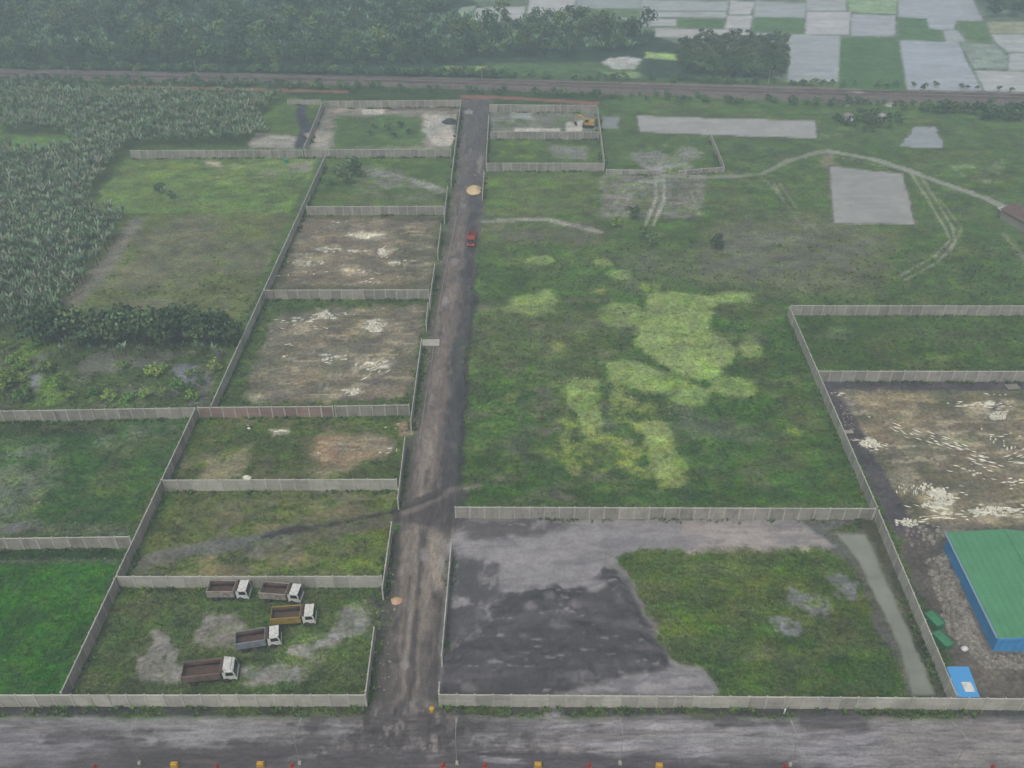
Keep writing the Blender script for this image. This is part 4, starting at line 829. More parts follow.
def skip(c, L, W, rz, label):
    r = empty('skip_container', (*G(*c)[:2], 0.02), rz); tag(r, label, 'skip')
    b = MB(); h = 1.15
    out = [(-L/2, -W/2), (L/2, -W/2), (L/2, W/2), (-L/2, W/2)]
    b.box(-L/2, L/2, -W/2, -W/2+.06, 0, h); b.box(-L/2, L/2, W/2-.06, W/2, 0, h); b.box(-L/2, -L/2+.06, -W/2+.062, W/2-.062, 0, h); b.box(L/2-.06, L/2, -W/2+.062, W/2-.062, 0, h)
    for i in range(5):
        x = -L/2+0.1+i*(L-0.2)/4
        for s in (-1, 1): b.box(x-.05, x+.05, min(s*W/2, s*(W/2+.06)), max(s*W/2, s*(W/2+.06)), 0.05, h-0.02)
    b.build('body', M['greenp'], r)
    t = MB(); n = 8; vs, fs = [], []
    for i in range(n):
        for j in range(5): vs.append((-L/2+.07+(L-.14)*i/(n-1), -W/2+.07+(W-.14)*j/4, h-0.12+0.12*math.sin(math.pi*j/4)+random.uniform(-.03, .03)))
    for i in range(n-1):
        for j in range(4): a = i*5+j; fs.append((a, a+5, a+6, a+1))
    t.add(vs, fs); t.build('tarpaulin', M['greenp'], r, True)
skip((933, 623), 2.6, 1.6, R(-68), 'dark green skip with a tight green cover beside the diagonal wall'); skip((941, 643), 2.7, 1.5, R(-66), 'green skip with white bags beside it, nearer the blue shed')
def bag(c, s, label):
    m = MB(); vs, fs = [], []
    for i in range(5):
        for j in range(8):
            t = 2*math.pi*j/8; u = (0.75, 1.0, 0.95, 0.7, 0.25)[i]*s*random.uniform(0.88, 1.1); vs.append((u*math.cos(t), u*0.75*math.sin(t), i*s*0.28))
    for i in range(4):
        for j in range(8): fs.append((i*8+j, i*8+(j+1) % 8, (i+1)*8+(j+1) % 8, (i+1)*8+j))
    fs.append(tuple(range(32, 40))); m.add(vs, fs, (1, 1, 1)); o = m.build('sack', M['white'], smooth=True); o.location = (*G(*c)[:2], 0.02); tag(o, label, 'sack')
bag((945.5, 648), 0.55, 'white sack against the nearer green skip'); bag((964, 650), 0.6, 'pale sack lying alone between the skips and the warehouse')
def hut(P, wl, dp, h, roofm, label, wallm, rz=0):
    r = empty('hut', P, rz); tag(r, label, 'hut')
    b = MB(); b.box(-wl/2, wl/2, -dp/2, dp/2, -0.1, h); b.prism([(-wl/2, h+.002), (wl/2, h+.002), (0, h+wl*0.18)], -dp/2, dp/2); b.build('wall', wallm, r)
    f = MB(); o = 0.35
    for s in (-1, 1):
        vs = [(0, -dp/2-o, h+wl*0.18+0.05), (s*(wl/2+o), -dp/2-o, h-o*0.36+0.05), (s*(wl/2+o), dp/2+o, h-o*0.36+0.05), (0, dp/2+o, h+wl*0.18+0.05)]; vs += [(x, y, z+0.08) for x, y, z in vs]
        f.add(vs, [(3, 2, 1, 0), (4, 5, 6, 7), (0, 1, 5, 4), (1, 2, 6, 5), (2, 3, 7, 6), (3, 0, 4, 7)])
    f.build('roof', roofm, r)
    d = MB(); d.box(-0.4, 0.4, -dp/2-0.04, -dp/2-.003, 0, 1.9); d.build('door', M['rust'], r)
    w = MB(); w.box(wl*0.25, wl*0.25+0.7, -dp/2-0.03, -dp/2-.003, 1.0, 1.8); w.build('window', M['glass'], r)
hut((*G(1022, 224)[:2], 0), 6.5, 9, 2.6, M['brownroof'], 'brown roofed house at the right edge where the path ends', M['stone'], R(18))
hut((*G(1004, 217)[:2], 0), 1.8, 3.6, 1.7, M['galv'], 'small pale lean-to beside the brown roofed house', M['stone'], R(5))
hut((*G(848, 120)[:2], 0), 2.6, 2.2, 1.5, M['stone'], 'pale roofed hut among the bushes below the railway, left of two', M['white']); hut((*G(882, 121)[:2], 0), 2.6, 2.4, 1.6, M['galv'], 'white roofed hut among the bushes below the railway, right of two', M['stone']); 

# ------------------------------------------------------------------ heaps, slabs and other small things
def mound(name, c, rx, ry, h, mat, label, cat, seed=1, tint=(1, 1, 1)):
    m = MB(); vs, fs = [(0, 0, h)], []
    n, k = 20, 6; rs = np.random.default_rng(seed)
    ph = rs.uniform(0.8, 1.2, n)
    for i in range(1, k+1):
        u = i/k
        for j in range(n):
            t = 2*math.pi*j/n; q = u*(0.5*ph[j]+0.25*ph[(j+1) % n]+0.25*ph[j-1])
            vs.append((rx*q*math.cos(t), ry*q*math.sin(t), h*(1-u**1.5)*rs.uniform(0.85, 1.1)-0.05*u))
    for j in range(n): fs.append((0, 1+j, 1+(j+1) % n))
    for i in range(k-1):
        for j in range(n): a = 1+i*n; fs.append((a+j, a+n+j, a+n+(j+1) % n, a+(j+1) % n))
    m.add(vs, fs, tint); o = m.build(name, mat, smooth=True); o.location = (*G(*c)[:2], 0.0); tag(o, label, cat); return o
mound('sand_pile', (474, 190), 2.3, 3.0, 1.3, M['sand'], 'tan sand pile dumped on the far part of the dirt road', 'sand pile', 3, tuple(lin((212, 186, 142))))
mound('soil_pile', (450, 122), 2.6, 2.2, 1.3, M['sand'], 'dark soil heap on the pale sand of the northernmost west lot', 'soil pile', 4, tuple(lin((58, 58, 62))))
mound('sand_pile', (396.5, 600), 0.9, 0.8, 0.5, M['sand'], 'small tan heap on the road edge beside the truck yard', 'sand pile', 5, tuple(lin((196, 160, 126))))
mound('sand_pile', (303, 140), 2.0, 2.6, 1.1, M['sand'], 'black heap beside the short diagonal wall near the railway', 'soil pile', 6, tuple(lin((66, 66, 76))))
mound('lime_pile', (247, 477.5), 0.9, 0.6, 0.5, M['limestone'], 'small white heap against the cross wall of the reddish bare lot', 'lime pile', 12)
def slab(c, sx, sy, sz, rz, label, mat='stone', tint=1.0, name='concrete_slab'):
    m = MB(); m.box(-sx/2, sx/2, -sy/2, sy/2, 0, sz, (tint,)*3, t=(.02, .02)); m.box(-sx/2+.2, sx/2-.2, -sy/2+.2, sy/2-.2, -0.2, -.002, (tint*.8,)*3); o = m.build(name, M[mat]); o.location = (*G(*c)[:2], 0.22); o.rotation_euler = (0, 0, rz); tag(o, label, 'slab'); return o
slab((431, 344), 3.6, 2.4, 0.2, R(2), 'tan concrete slab bridging the drain between the dirt road and the lime lot', 'limestone', 0.55, 'culvert_slab')
slab((848, 433), 1.8, 0.9, 0.15, R(5), 'pale slab lying beside the upper diagonal wall', 'stone', 1.2)
slab((1012, 388), 2.6, 1.6, 0.15, R(5), 'grey slab on the dark strip below the cross wall at right', 'stone', 0.8)
def post_thing(c, h, label, mat, cat, name, r=0.06):
    m = MB(); m.tube([(0, 0, -0.1), (0, 0, h)], r, 8); m.tube([(0, 0, h), (0, 0, h+0.05)], [r*1.3, r*0.6], 8); o = m.build(name, M[mat]); o.location = G(*c); tag(o, label, cat)
post_thing((784, 713.5), 1.0, 'short white marker post at the foot of the right front wall', 'white', 'post', 'marker_post', 0.1)
post_thing((432, 711.5), 0.75, 'small yellow drum at the end of the right front wall', 'yellow', 'drum', 'drum', 0.28)
post_thing((286, 163), 1.2, 'teal plastic drum below the long grey wall of the west field', 'teal', 'drum', 'drum', 0.5)
# street lamps on the median of the front road
lamp = empty('street_lamp'); m = MB(); m.tube([(0, 0, 0), (0, 0, 5.6)], [0.05, 0.03], 8); m.build('pole', M['stone'], lamp)
m = MB(); m.tube([(0, 0, 5.55), (0, 0.6, 5.75), (0, 2.0, 5.85)], 0.035, 6); m.build('arm', M['wall'], lamp)
m = MB(); m.box(-0.1, 0.1, 1.9, 2.6, 5.8, 5.9, t=(.03, .06)); m.build('lamp_head', M['wall'], lamp, bevel=0.02)
m = MB(); m.box(-0.2, 0.2, -0.2, 0.2, -0.05, 0.45, t=(.04, .04)); m.build('footing', M['lime'], lamp)
LAMPS = [((140, 763.5), 'far left'), ((300, 763.5), 'second'), ((457, 763.5), 'third'), ((620, 763.5), 'fourth'), ((790, 765), 'fifth'), ((955, 766), 'last')]
for i, ((x, y), _) in enumerate(LAMPS):
    o = lamp if i == 0 else copy_tree(lamp); o.location = G(x, y)
    o.rotation_euler = (0, 0, R((-4, -11, 0, 3, 8, 25)[i]))
    tag(o, ('leftmost pale street lamp on the front road', 'pale street lamp below the front wall of the truck yard', 'pale street lamp just right of the dirt road mouth', 'pale street lamp below the black and grey sand fill', 'pale street lamp below the grassy front right lot', 'rightmost pale street lamp, leaning, below the blue shed')[i], 'street lamp', 'street lamps along the front road')
bar = empty('road_barrier'); m = MB(); m.prism([(-0.5, 0), (0.5, 0), (0.46, 0.3), (0.42, 0.75), (-0.42, 0.75), (-0.46, 0.3)], -0.24, 0.24); m.build('body', M['yellow'], bar, bevel=0.04); m = MB(); m.box(-0.3, 0.3, -0.06, 0.06, 0.752, 0.85); m.build('handle', M['yellow'], bar)
for i, (x, y, lab) in enumerate(((175, 766.5, 'yellow plastic road barrier between the two leftmost street lamps'), (261, 766, 'yellow plastic road barrier just left of the second street lamp from the left'), (538, 766.5, 'yellow plastic road barrier midway between the third and fourth street lamps'), (659, 767.5, 'yellow plastic road barrier right of the fourth street lamp'))):
    o = bar if i == 0 else copy_tree(bar); o.location = G(x, y); tag(o, lab, 'barrier', 'yellow barriers along the front road')
cone = empty('traffic_cone'); m = MB(); m.tube([(0, 0, 0.05), (0, 0, 0.85)], [0.24, 0.04], 12); m.build('cone', M['red'], cone, True); m = MB(); m.box(-0.3, 0.3, -0.3, 0.3, 0, 0.05); m.build('base', M['red'], cone)
for i, (x, y, lab) in enumerate(((95, 767.5, 'leftmost red cone on the front road'), (217, 767.5, 'red cone between the two yellow barriers at left'), (292, 766, 'red cone beside the second street lamp from the left'), (443, 766, 'red cone just left of the lamp at the dirt road mouth'), (485, 766, 'red cone just right of the lamp at the dirt road mouth'), (589, 766, 'red cone just left of the fourth street lamp'), (785, 767, 'red cone beside the fifth street lamp'), (993, 767.5, 'rightmost red cone on the front road'))):
    o = cone if i == 0 else copy_tree(cone); o.location = G(x, y); tag(o, lab, 'cone', 'red cones along the front road')
# utility poles by the railway
up = empty('utility_pole'); m = MB(); m.tube([(0, 0, 0), (0, 0, 7)], [0.16, 0.11], 8); m.build('pole', M['wall'], up); m = MB(); m.box(-0.9, 0.9, -0.06, 0.06, 6.4, 6.52); m.build('crossarm', M['dark'], up)
for i, (x, y, lab) in enumerate(((71, 78, 'leftmost pale pole beside the railway'), (198, 80, 'pale pole by the railway above the plantation'), (482, 83.5, 'dark thin pole by the railway above the dirt road'), (767, 89.5, 'pole by the railway above the forest block edge'))):
    o = up if i == 0 else copy_tree(up); o.location = G(x, y); tag(o, lab, 'pole', 'poles along the railway')
# rails
def rail(off, label):
    m = MB(); pts = [Vector(G(*p)) for p in ((-180, 71+off), (300, 79.2+off), (512, 85.2+off), (760, 92.8+off), (1024, 99.2+off), (1200, 102.6+off))]
    for s in (-0.55, 0.55):
        m.tube([(p.x, p.y+s, 1.05) for p in pts], 0.07, 5)
    for a, c in zip(pts[:-1], pts[1:]):
        n = int((c-a).length/1.5)
        for i in range(n):
            p = a.lerp(c, (i+.5)/n); m.box(p.x-0.12, p.x+0.12, p.y-1.0, p.y+1.0, 0.88, 1.0, (0.8, 0.8, 0.8))
    tag(m.build('railway_track', M['rust']), label, 'railway track')
rail(-1.2, 'rusty rails on sleepers running along the far side of the ballast'); rail(2.2, 'rusty rails on sleepers running along the near side of the ballast')

# rubble and lime dashes (uncountable)
def stones(name, label, cat, spots, mat, smin, smax, flat=0.5, tint=(0.8, 1.15)):
    m = MB()
    for x, y, z in spots:
        s = random.uniform(smin, smax); t = random.uniform(0, 6.28); k = random.uniform(*tint)
        n = 6; vs = [(x+s*random.uniform(.7, 1.1)*math.cos(t+i*6.283/n), y+s*random.uniform(.7, 1.1)*math.sin(t+i*6.283/n), z-0.05) for i in range(n)]
        vs += [(x+(a-x)*.6, y+(c-y)*.6, z+s*flat*random.uniform(.7, 1.2)) for a, c, _ in vs]
        m.add(vs, [tuple(range(n, 2*n))]+[(i, (i+1) % n, (i+1) % n+n, i+n) for i in range(n)], (k, k, k*.97))
    return tag(m.build(name, M[mat]), label, cat, kind='stuff')
def in_poly_pts(poly, n, seed):
    w = GW(poly); rs = np.random.default_rng(seed); out = []
    while len(out) < n:
        x, y = rs.uniform(w[:, 0].min(), w[:, 0].max()), rs.uniform(w[:, 1].min(), w[:, 1].max())
        if sdist(w, np.array([x]), np.array([y]))[0] > 0: out.append((x, y, 0.0))
    return out
stones('rubble', 'grey broken stone heaped around the green roofed warehouse', 'rubble', in_poly_pts([(938, 556), (948, 552), (982, 640), (988, 655), (1100, 660), (1100, 670), (985, 668), (958, 640)], 1100, 3)+in_poly_pts([(925, 560), (945, 556), (985, 660), (950, 640)], 420, 4)+in_poly_pts([(905, 530), (945, 522), (945, 540), (912, 550)], 60, 5), 'stone', 0.08, 0.48, 0.7, (0.6, 1.25))
stones('debris', 'scattered pale stones along the dirt road edges', 'debris', in_poly_pts([(376, 610), (396, 600), (388, 690), (366, 700)], 60, 6)+in_poly_pts([(424, 346), (438, 346), (434, 364), (422, 364)], 40, 7)+in_poly_pts([(380, 560), (396, 560), (394, 585), (384, 585)], 25, 8)+in_poly_pts([(474, 150), (485, 150), (480, 182), (472, 180)], 50, 9)+in_poly_pts([(838, 395), (850, 395), (855, 430), (845, 430)], 70, 10), 'stone', 0.06, 0.26)
def dashes():
    m = MB()
    def dash(cx, cy, L, ang, n, sp_u, sp_v, sd):
        rs = random.Random(sd); x0, y0, _ = G(cx, cy)
        for i in range(n):
            a0 = R(ang); du, dv_ = rs.gauss(0, sp_u), rs.gauss(0, sp_v*.55); x, y = x0+du*math.cos(a0)-dv_*math.sin(a0), y0+du*math.sin(a0)+dv_*math.cos(a0); a = R(ang+rs.uniform(-6, 6)); l = L*rs.uniform(.4, 1.1)*.85; w = rs.uniform(.07, .21)
            ux, uy = math.cos(a), math.sin(a); k = rs.uniform(.85, 1.1)
            vs = [(x-ux*l/2, y-uy*l/2, 0), (x-uy*w, y+ux*w, 0), (x+ux*l/2, y+uy*l/2, 0), (x+uy*w, y-ux*w, 0), (x-ux*l*.2, y-uy*l*.2, w*.7), (x+ux*l*.2, y+uy*l*.2, w*.7)]
            vs = [(a_, b_, c_+0.02) for a_, b_, c_ in vs]
            m.add(vs, [(1, 0, 4), (0, 3, 4), (4, 3, 5), (3, 2, 5), (2, 1, 5), (1, 4, 5)], (k, k, k*.98))
    for i, d in enumerate(((890, 424, 1.6, -42, 9, 2.2, 1.8), (900, 432, 1.4, -42, 7, 1.5, 1.5), (924, 432, 2.2, -32, 7, 1.6, .8), (935, 443, 1.8, -32, 14, 2.6, 2.0), (955, 446, 1.8, -30, 14, 3.2, 2.0), (972, 452, 1.8, -30, 14, 3.0, 2.0), (985, 462, 2.0, -20, 12, 2.5, 1.0), (1000, 442, 1.8, 60, 12, 1.2, 2.6), (1000, 435, 1.4, 0, 8, 2, .8), (1020, 455, 3.0, 20, 12, 2.6, 1.4), (1022, 462, 4.0, 3, 8, 2.4, .8),
                              (970, 472, 1.4, -20, 22, 2.2, 2.0), (1018, 482, 1.6, 5, 18, 2.0, 1.6), (906, 490, 1.5, 75, 8, .7, 1.6), (918, 492, 2.4, 60, 14, 1.4, 1.8), (938, 508, 1.8, -25, 34, 2.6, 2.2), (945, 495, 1.6, -10, 26, 2.2, 2.2), (950, 515, 2.4, 0, 14, 2.4, 1.0), (985, 513, 2.2, 4, 26, 3.2, 1.6), (1005, 510, 2.6, 2, 20, 3.5, 2.0), (910, 522, 1.4, 0, 24, 2.2, 1.4), (870, 444, 1.6, -20, 30, 2.6, 1.4), (985, 405, 1.8, 0, 30, 3.2, 1.6), (1000, 395, 1.6, 0, 8, 3, .5), (838, 393, 1.2, 0, 10, 1, .8),
                              (303, 320, 1.6, 5, 26, 3.6, 1.6), (327, 316, 1.6, 15, 22, 2.2, 2.2), (349, 315, 1.4, 0, 6, 1, .6), (374, 326, 1.6, 10, 26, 2.6, 2.4), (372, 370, 2.6, 48, 14, 2.2, 2.6), (380, 364, 2.6, 48, 12, 1.6, 2.4), (362, 366, 1.4, 10, 10, 1.8, 1.2), (288, 345, 1.0, 0, 5, .5, .6), (287, 356, 1.0, 0, 7, .6, .5), (332, 359, 1.2, 20, 14, 2, 1.4), (352, 392, 1.6, 40, 14, 1.8, 1.2), (300, 328, 1.2, 0, 12, 4, .8),
                              (366, 236, 2.0, 8, 22, 3, 1.4), (330, 250, 1.8, 0, 18, 4, 1.2), (355, 251, 1.6, 0, 10, 2, 1), (380, 252, 1.6, 30, 12, 1.4, 2), (388, 257, 2.0, 40, 8, 1.6, 1.4), (310, 262, 1.6, 0, 10, 3.4, 1.2), (350, 272, 1.6, 0, 14, 5, 1.5), (400, 262, 1.6, 20, 10, 2, 1.6), (335, 222, 1.6, 0, 8, 2.4, .6), (280, 276, 1.6, 0, 8, 2.4, .8), (370, 280, 1.8, 30, 10, 3, 1), (345, 408, 1, 0, 3, 1, .5),
                              (320, 455, .9, 60, 8, .6, 1.8), (380, 452, 1.6, 20, 8, 1.6, .8), (395, 450, .8, 60, 4, .3, .5), (247, 428, .8, 0, 4, .4, .6), (283, 431, 1.4, 0, 5, .9, .3), (395, 427, 1.0, 10, 5, 1.2, .8))):
        dash(*d[:4], max(3, int(d[4]*(0.5 if d[0] < 500 else 0.85))), d[5]*.85, d[6]*.85, 100+i)
    tag(m.build('lime_rubble', M['limestone']), 'white lime rubble strewn in dashes over the bare lots', 'lime rubble', kind='stuff')
dashes()
def cl(cx, cy, n, rx, ry, sd): return in_poly_pts(ell(cx, cy, rx, ry), n, sd)
stones('lime_clods', 'cream white clods heaped on the bare lots', 'lime clods', cl(938, 493, 70, 9, 5, 31)+cl(944, 500, 80, 10, 6, 41)+cl(934, 505, 50, 13, 4, 42)+cl(926, 488, 30, 8, 5, 43)+cl(998, 416, 90, 9, 4, 32)+cl(870, 444, 80, 10, 4, 33)+cl(374, 327, 80, 9, 5, 34)+cl(326, 315, 50, 8, 4, 35)+cl(364, 236, 60, 9, 2.5, 36)+cl(382, 252, 40, 5, 3, 37)+cl(910, 523, 60, 8, 4, 38)+cl(990, 511, 90, 22, 4, 39)+cl(355, 391, 40, 6, 3, 40), 'limestone', 0.08, 0.34, 0.7, (0.75, 1.05))

# ------------------------------------------------------------------ plants
def leaf_cloud(mb, lobes, n, size, col, rs, up=0.3):
    for (cx, cy, cz, rx, rz) in lobes:
        for _ in range(n):
            d = rs.normal(size=3); d /= np.linalg.norm(d)+1e-6; u = rs.uniform(0.55, 1.05)
            p = np.array([cx+d[0]*rx*u, cy+d[1]*rx*u, cz+d[2]*rz*u])
            nrm = d+rs.normal(size=3)*0.6+np.array([0, 0, up]); nrm /= np.linalg.norm(nrm)
            a = np.cross(nrm, rs.normal(size=3)); a /= np.linalg.norm(a)+1e-6; b_ = np.cross(nrm, a)
            s = size*rs.uniform(.6, 1.2); k = rs.uniform(.7, 1.35)
            mb.add([p-a*s, p-b_*s*.7, p+a*s, p+b_*s*.7], [(0, 1, 2, 3)], np.array(col)*k*np.array([rs.uniform(.9, 1.1), 1, rs.uniform(.85, 1.1)]))
def tree_mesh(h, r, nl, col, seed, size, n=34):
    rs = np.random.default_rng(seed); tr = MB(); bend = rs.normal(size=2)*0.3
    tr.tube([(0, 0, -0.3), (bend[0]*.5, bend[1]*.5, h*.35), (bend[0], bend[1], h*.7)], [h*.035, h*.026, h*.012], 7)
    lobes = []
    for i in range(nl):
        t = 6.283*i/nl+rs.uniform(-.5, .5); q = rs.uniform(.35, .72)*r; z = h*rs.uniform(.5, .85)
        lobes.append((bend[0]+q*math.cos(t), bend[1]+q*math.sin(t), z, r*rs.uniform(.38, .55), r*rs.uniform(.3, .48)))
        tr.tube([(bend[0]*.6, bend[1]*.6, h*.4), (lobes[-1][0]*.6, lobes[-1][1]*.6, (h*.4+z)/2), lobes[-1][:3]], [h*.016, h*.011, h*.005], 5)
    lobes.append((bend[0], bend[1], h*.84, r*.5, r*.42)); cr = MB(); leaf_cloud(cr, lobes, n, size, col, rs)
    return cr, tr
def banana_mesh(h, nf, seed, col):
    rs = np.random.default_rng(seed); tr = MB(); tr.tube([(0, 0, -0.2), (0, 0, h*.3), (0.05, 0, h*.55)], [.17, .14, .09], 6, (1, 1, 1)); cr = MB()
    for i in range(nf):
        t = 6.283*i/nf*1.6+rs.uniform(-.5, .5); L = h*rs.uniform(.45, .68); el = R(rs.uniform(60, 89)); w = rs.uniform(.12, .21); ux, uy = math.cos(t), math.sin(t)
        pts = []; x, z, e = 0.05, h*.5, el
        for k in range(5):
            pts.append((x, z)); x += L/4*math.cos(e); z += L/4*math.sin(e); e -= R(rs.uniform(5, 20))
        k0 = rs.uniform(.7, 1.35); vs, fs, = [], []
        for k, (a, z) in enumerate(pts):
            ww = w*(.35, .9, 1, .8, .15)[k]
            vs += [(ux*a-uy*ww, uy*a+ux*ww, z-ww*.25), (ux*a, uy*a, z+ww*.15), (ux*a+uy*ww, uy*a-ux*ww, z-ww*.25)]
        for k in range(4):
            b0 = 3*k; fs += [(b0, b0+1, b0+4, b0+3), (b0+1, b0+2, b0+5, b0+4)]
        cr.add(vs, fs, np.array(col)*k0*np.array([rs.uniform(.9, 1.15), 1, rs.uniform(.9, 1.1)]))
    return cr, tr
def as_arrays(mb): 
    return np.array(mb.v, np.float32), mb.f, np.array(mb.c, np.float32)
def scatter(poly, sp, seed, jit=0.38, row=False):
    w = GW(poly); rs = np.random.default_rng(seed); out = []
    xs = np.arange(w[:, 0].min(), w[:, 0].max()+sp, sp); ys = np.arange(w[:, 1].min(), w[:, 1].max()+sp, sp)
    xx, yy = np.meshgrid(xs, ys); xx = xx+((np.arange(len(ys)) % 2)*sp/2)[:, None]; xx = xx.ravel()+rs.uniform(-jit, jit, xx.size)*sp; yy = yy.ravel()+rs.uniform(-jit, jit, yy.size)*sp
    k = sdist(w, xx, yy) > 0
    return list(zip(xx[k], yy[k]))
class Kind:
    def __init__(s, name, pairs):
        s.name = name; s.p = pairs; s.me = [(c.mesh('crown', M['leaf']), t.mesh('trunk', M['bark'])) for c, t in pairs]; s.arr = [as_arrays(c) for c, t in pairs]
    def place(s, x, y, sc_, label, cat, group, i=None, name=None):
        c, t = s.me[random.randrange(len(s.me)) if i is None else i]
        o = empty(name or s.name, (x, y, 0), random.uniform(0, 6.28)); o.scale = (sc_, sc_, sc_*random.uniform(.88, 1.12)); link('crown', c, o); link('trunk', t, o); tag(o, label, cat, group); return o
    def mass(s, name, pts, label, cat):
        V, Fl, Cc, b = [], [], [], 0
        for x, y, k in pts:
            v, f, c = s.arr[random.randrange(len(s.arr))]; a = random.uniform(0, 6.28); ca, sa = math.cos(a), math.sin(a)
            w = np.empty_like(v); w[:, 0] = (v[:, 0]*ca-v[:, 1]*sa)*k+x; w[:, 1] = (v[:, 0]*sa+v[:, 1]*ca)*k+y; w[:, 2] = v[:, 2]*k*random.uniform(.88, 1.12)
            V.append(w); Fl.append(np.array(f)+b); b += len(v); Cc.append(np.c_[c*random.uniform(.66, 1.35)*np.array([random.uniform(.9, 1.12), 1, random.uniform(.88, 1.12)]), np.ones(len(c))])
        tag(link(name, np_mesh(name, np.concatenate(V), np.concatenate(Fl), np.concatenate(Cc), M['leaf'], False)), label, cat, kind='stuff')
DG, MG, LG = lin((70, 92, 62)), lin((92, 116, 76)), lin((120, 148, 72))
BAN = Kind('banana_plant', [banana_mesh(4.6, 10, 20+i, lin(c)) for i, c in enumerate(((108, 132, 104), (98, 122, 94), (122, 142, 116), (106, 134, 100), (124, 132, 114)))])
BROAD = Kind('broadleaf_tree', [tree_mesh(9.5, 3.9, 6, c, 40+i, .55) for i, c in enumerate((DG, MG, DG*.9, MG*.9, lin((92, 116, 74)), lin((70, 98, 70))))])
SHRUB = Kind('shrub', [tree_mesh(2.4, 1.5, 4, c, 60+i, .28, 30) for i, c in enumerate((DG, MG, MG*.9, DG*1.1))])
LIGHT = Kind('shrub', [tree_mesh(1.7, 1.4, 4, c, 70+i, .24, 30) for i, c in enumerate((LG, LG*1.1, lin((104, 138, 66))))])
# plantation: nearest 300 one by one, the rest as a mass
PL = [(-60, 150), (20, 152), (70, 148), (72, 138), (30, 134), (0, 136), (-60, 140), (-60, 92), (60, 92), (112, 95), (285, 100), (262, 118), (268, 136), (240, 146), (128, 148), (98, 190), (90, 212), (128, 218), (118, 240), (100, 262), (48, 332), (-60, 336)]
pts = scatter(PL, 1.85, 5)
pts = [(x, y) for x, y in pts if -60 < sample(x, y)[1] < 300]
vis = sorted([p for p in pts if sample(*p)[1] > -4], key=lambda p: p[1]); off = [p for p in pts if sample(*p)[1] <= -4]
for x, y in vis[:295]:
    BAN.place(x, y, random.uniform(.6, .95), 'grey green banana plant in the dense plantation at left', 'banana plant', 'banana plants of the plantation')
BAN.mass('plantation', [(x, y, random.uniform(.6, 1.0)) for x, y in vis[295:]+off], 'dense far part of the banana plantation', 'plantation')
# far wood
W1 = [(-150, 66), (-150, -50), (470, -50), (452, 8), (440, 20), (520, 24), (640, 28), (655, 40), (640, 52), (600, 56), (500, 60), (420, 66), (300, 68), (100, 66)]
W2 = [(676, 50), (704, 38), (786, 42), (788, 80), (716, 78), (678, 74)]
W3 = [(976, -3), (1150, -30), (1150, 14), (1024, 18), (988, 18)]
wp = scatter(W1, 4.4, 8); w2 = scatter(W2, 3.0, 9); w3 = scatter(W3, 4.5, 10)
front = sorted([p for p in wp if -5 < sample(*p)[1] < 1030], key=lambda p: p[1])
for x, y in front[:150]: BROAD.place(x, y, random.choice([.35, .45, .5, .55, .6, .7, .85]), 'leafy dark green tree at the front of the wood behind the railway', 'tree', 'trees at the edge of the far wood')
far = front[150:]+[p for p in wp if not -5 < sample(*p)[1] < 1030]; random.shuffle(far)
PALM = Kind('palm', [banana_mesh(4.6, 11, 80+i, lin(c)) for i, c in enumerate(((104, 130, 96), (112, 134, 102), (98, 124, 98)))])
PALM.mass('palm_grove', [(x+random.uniform(-2, 2), y+random.uniform(-2, 2), random.uniform(.7, 1.1)) for x, y in far[:int(len(far)*.6)] for _ in (0, 1, 2)], 'pale feathery palms mixed through the far wood beyond the railway', 'palm grove')
BROAD.mass('wood', [(x, y, random.choice([.35, .45, .5, .6, .7, .8, 1.1])) for x, y in far[int(len(far)*.55):]], 'far mixed wood beyond the railway reading as one mass', 'wood')
w2 = sorted(w2, key=lambda p: p[1])
for x, y in w2[:60]: BROAD.place(x, y, random.uniform(.34, .54), 'small tree at the front of the square grove beside the flooded paddies', 'tree', 'trees of the square grove')
BROAD.mass('grove', [(x, y, random.uniform(.34, .54)) for x, y in w2[60:]], 'square grove of small trees beside the flooded paddies', 'grove'); BROAD.mass('grove', [(x, y, random.uniform(.5, .75)) for x, y in w3], 'dark grove in the top right corner beyond the paddies', 'grove')
# scrub strips on both sides of the railway
def strip(poly, sp, seed, lo, hi, keep=1.0): return [(x, y, random.uniform(lo, hi)) for x, y in scatter(poly, sp, seed) if random.random() < keep]
us = strip([(-150, 67), (300, 71), (512, 76), (512, 80), (300, 74.5), (-150, 69)], 2.2, 21, .7, 1.3)+strip([(512, 75), (760, 81), (1024, 91), (1150, 93), (1150, 96), (1024, 92.5), (760, 86), (512, 79)], 2.2, 22, .5, .9, .55)
us += strip([(-150, 77), (120, 80), (280, 83), (330, 86), (500, 91), (640, 96), (760, 101), (1024, 107), (1150, 110), (1150, 116), (1024, 112), (860, 108), (760, 105), (640, 101), (500, 95), (330, 91), (120, 86), (-150, 92)], 2.4, 23, .5, 1.1, .6)
SHRUB.mass('undergrowth', us, 'dark scrub lining both sides of the railway', 'undergrowth')
T = lambda k, px, py, s, lab, cat='shrub', grp=None, **kw: k.place(*G(px, py)[:2], s, lab, cat, grp, **kw)
for px in list(range(928, 1030, 9))+[1010, 1020]: T(SHRUB, px+random.uniform(-2, 2), 112+(px-928)*.05+random.uniform(0, 5)*(px > 980), random.uniform(1.1, 1.9), 'dark bush in the row below the railway at the right edge', grp='bushes below the railway at right')
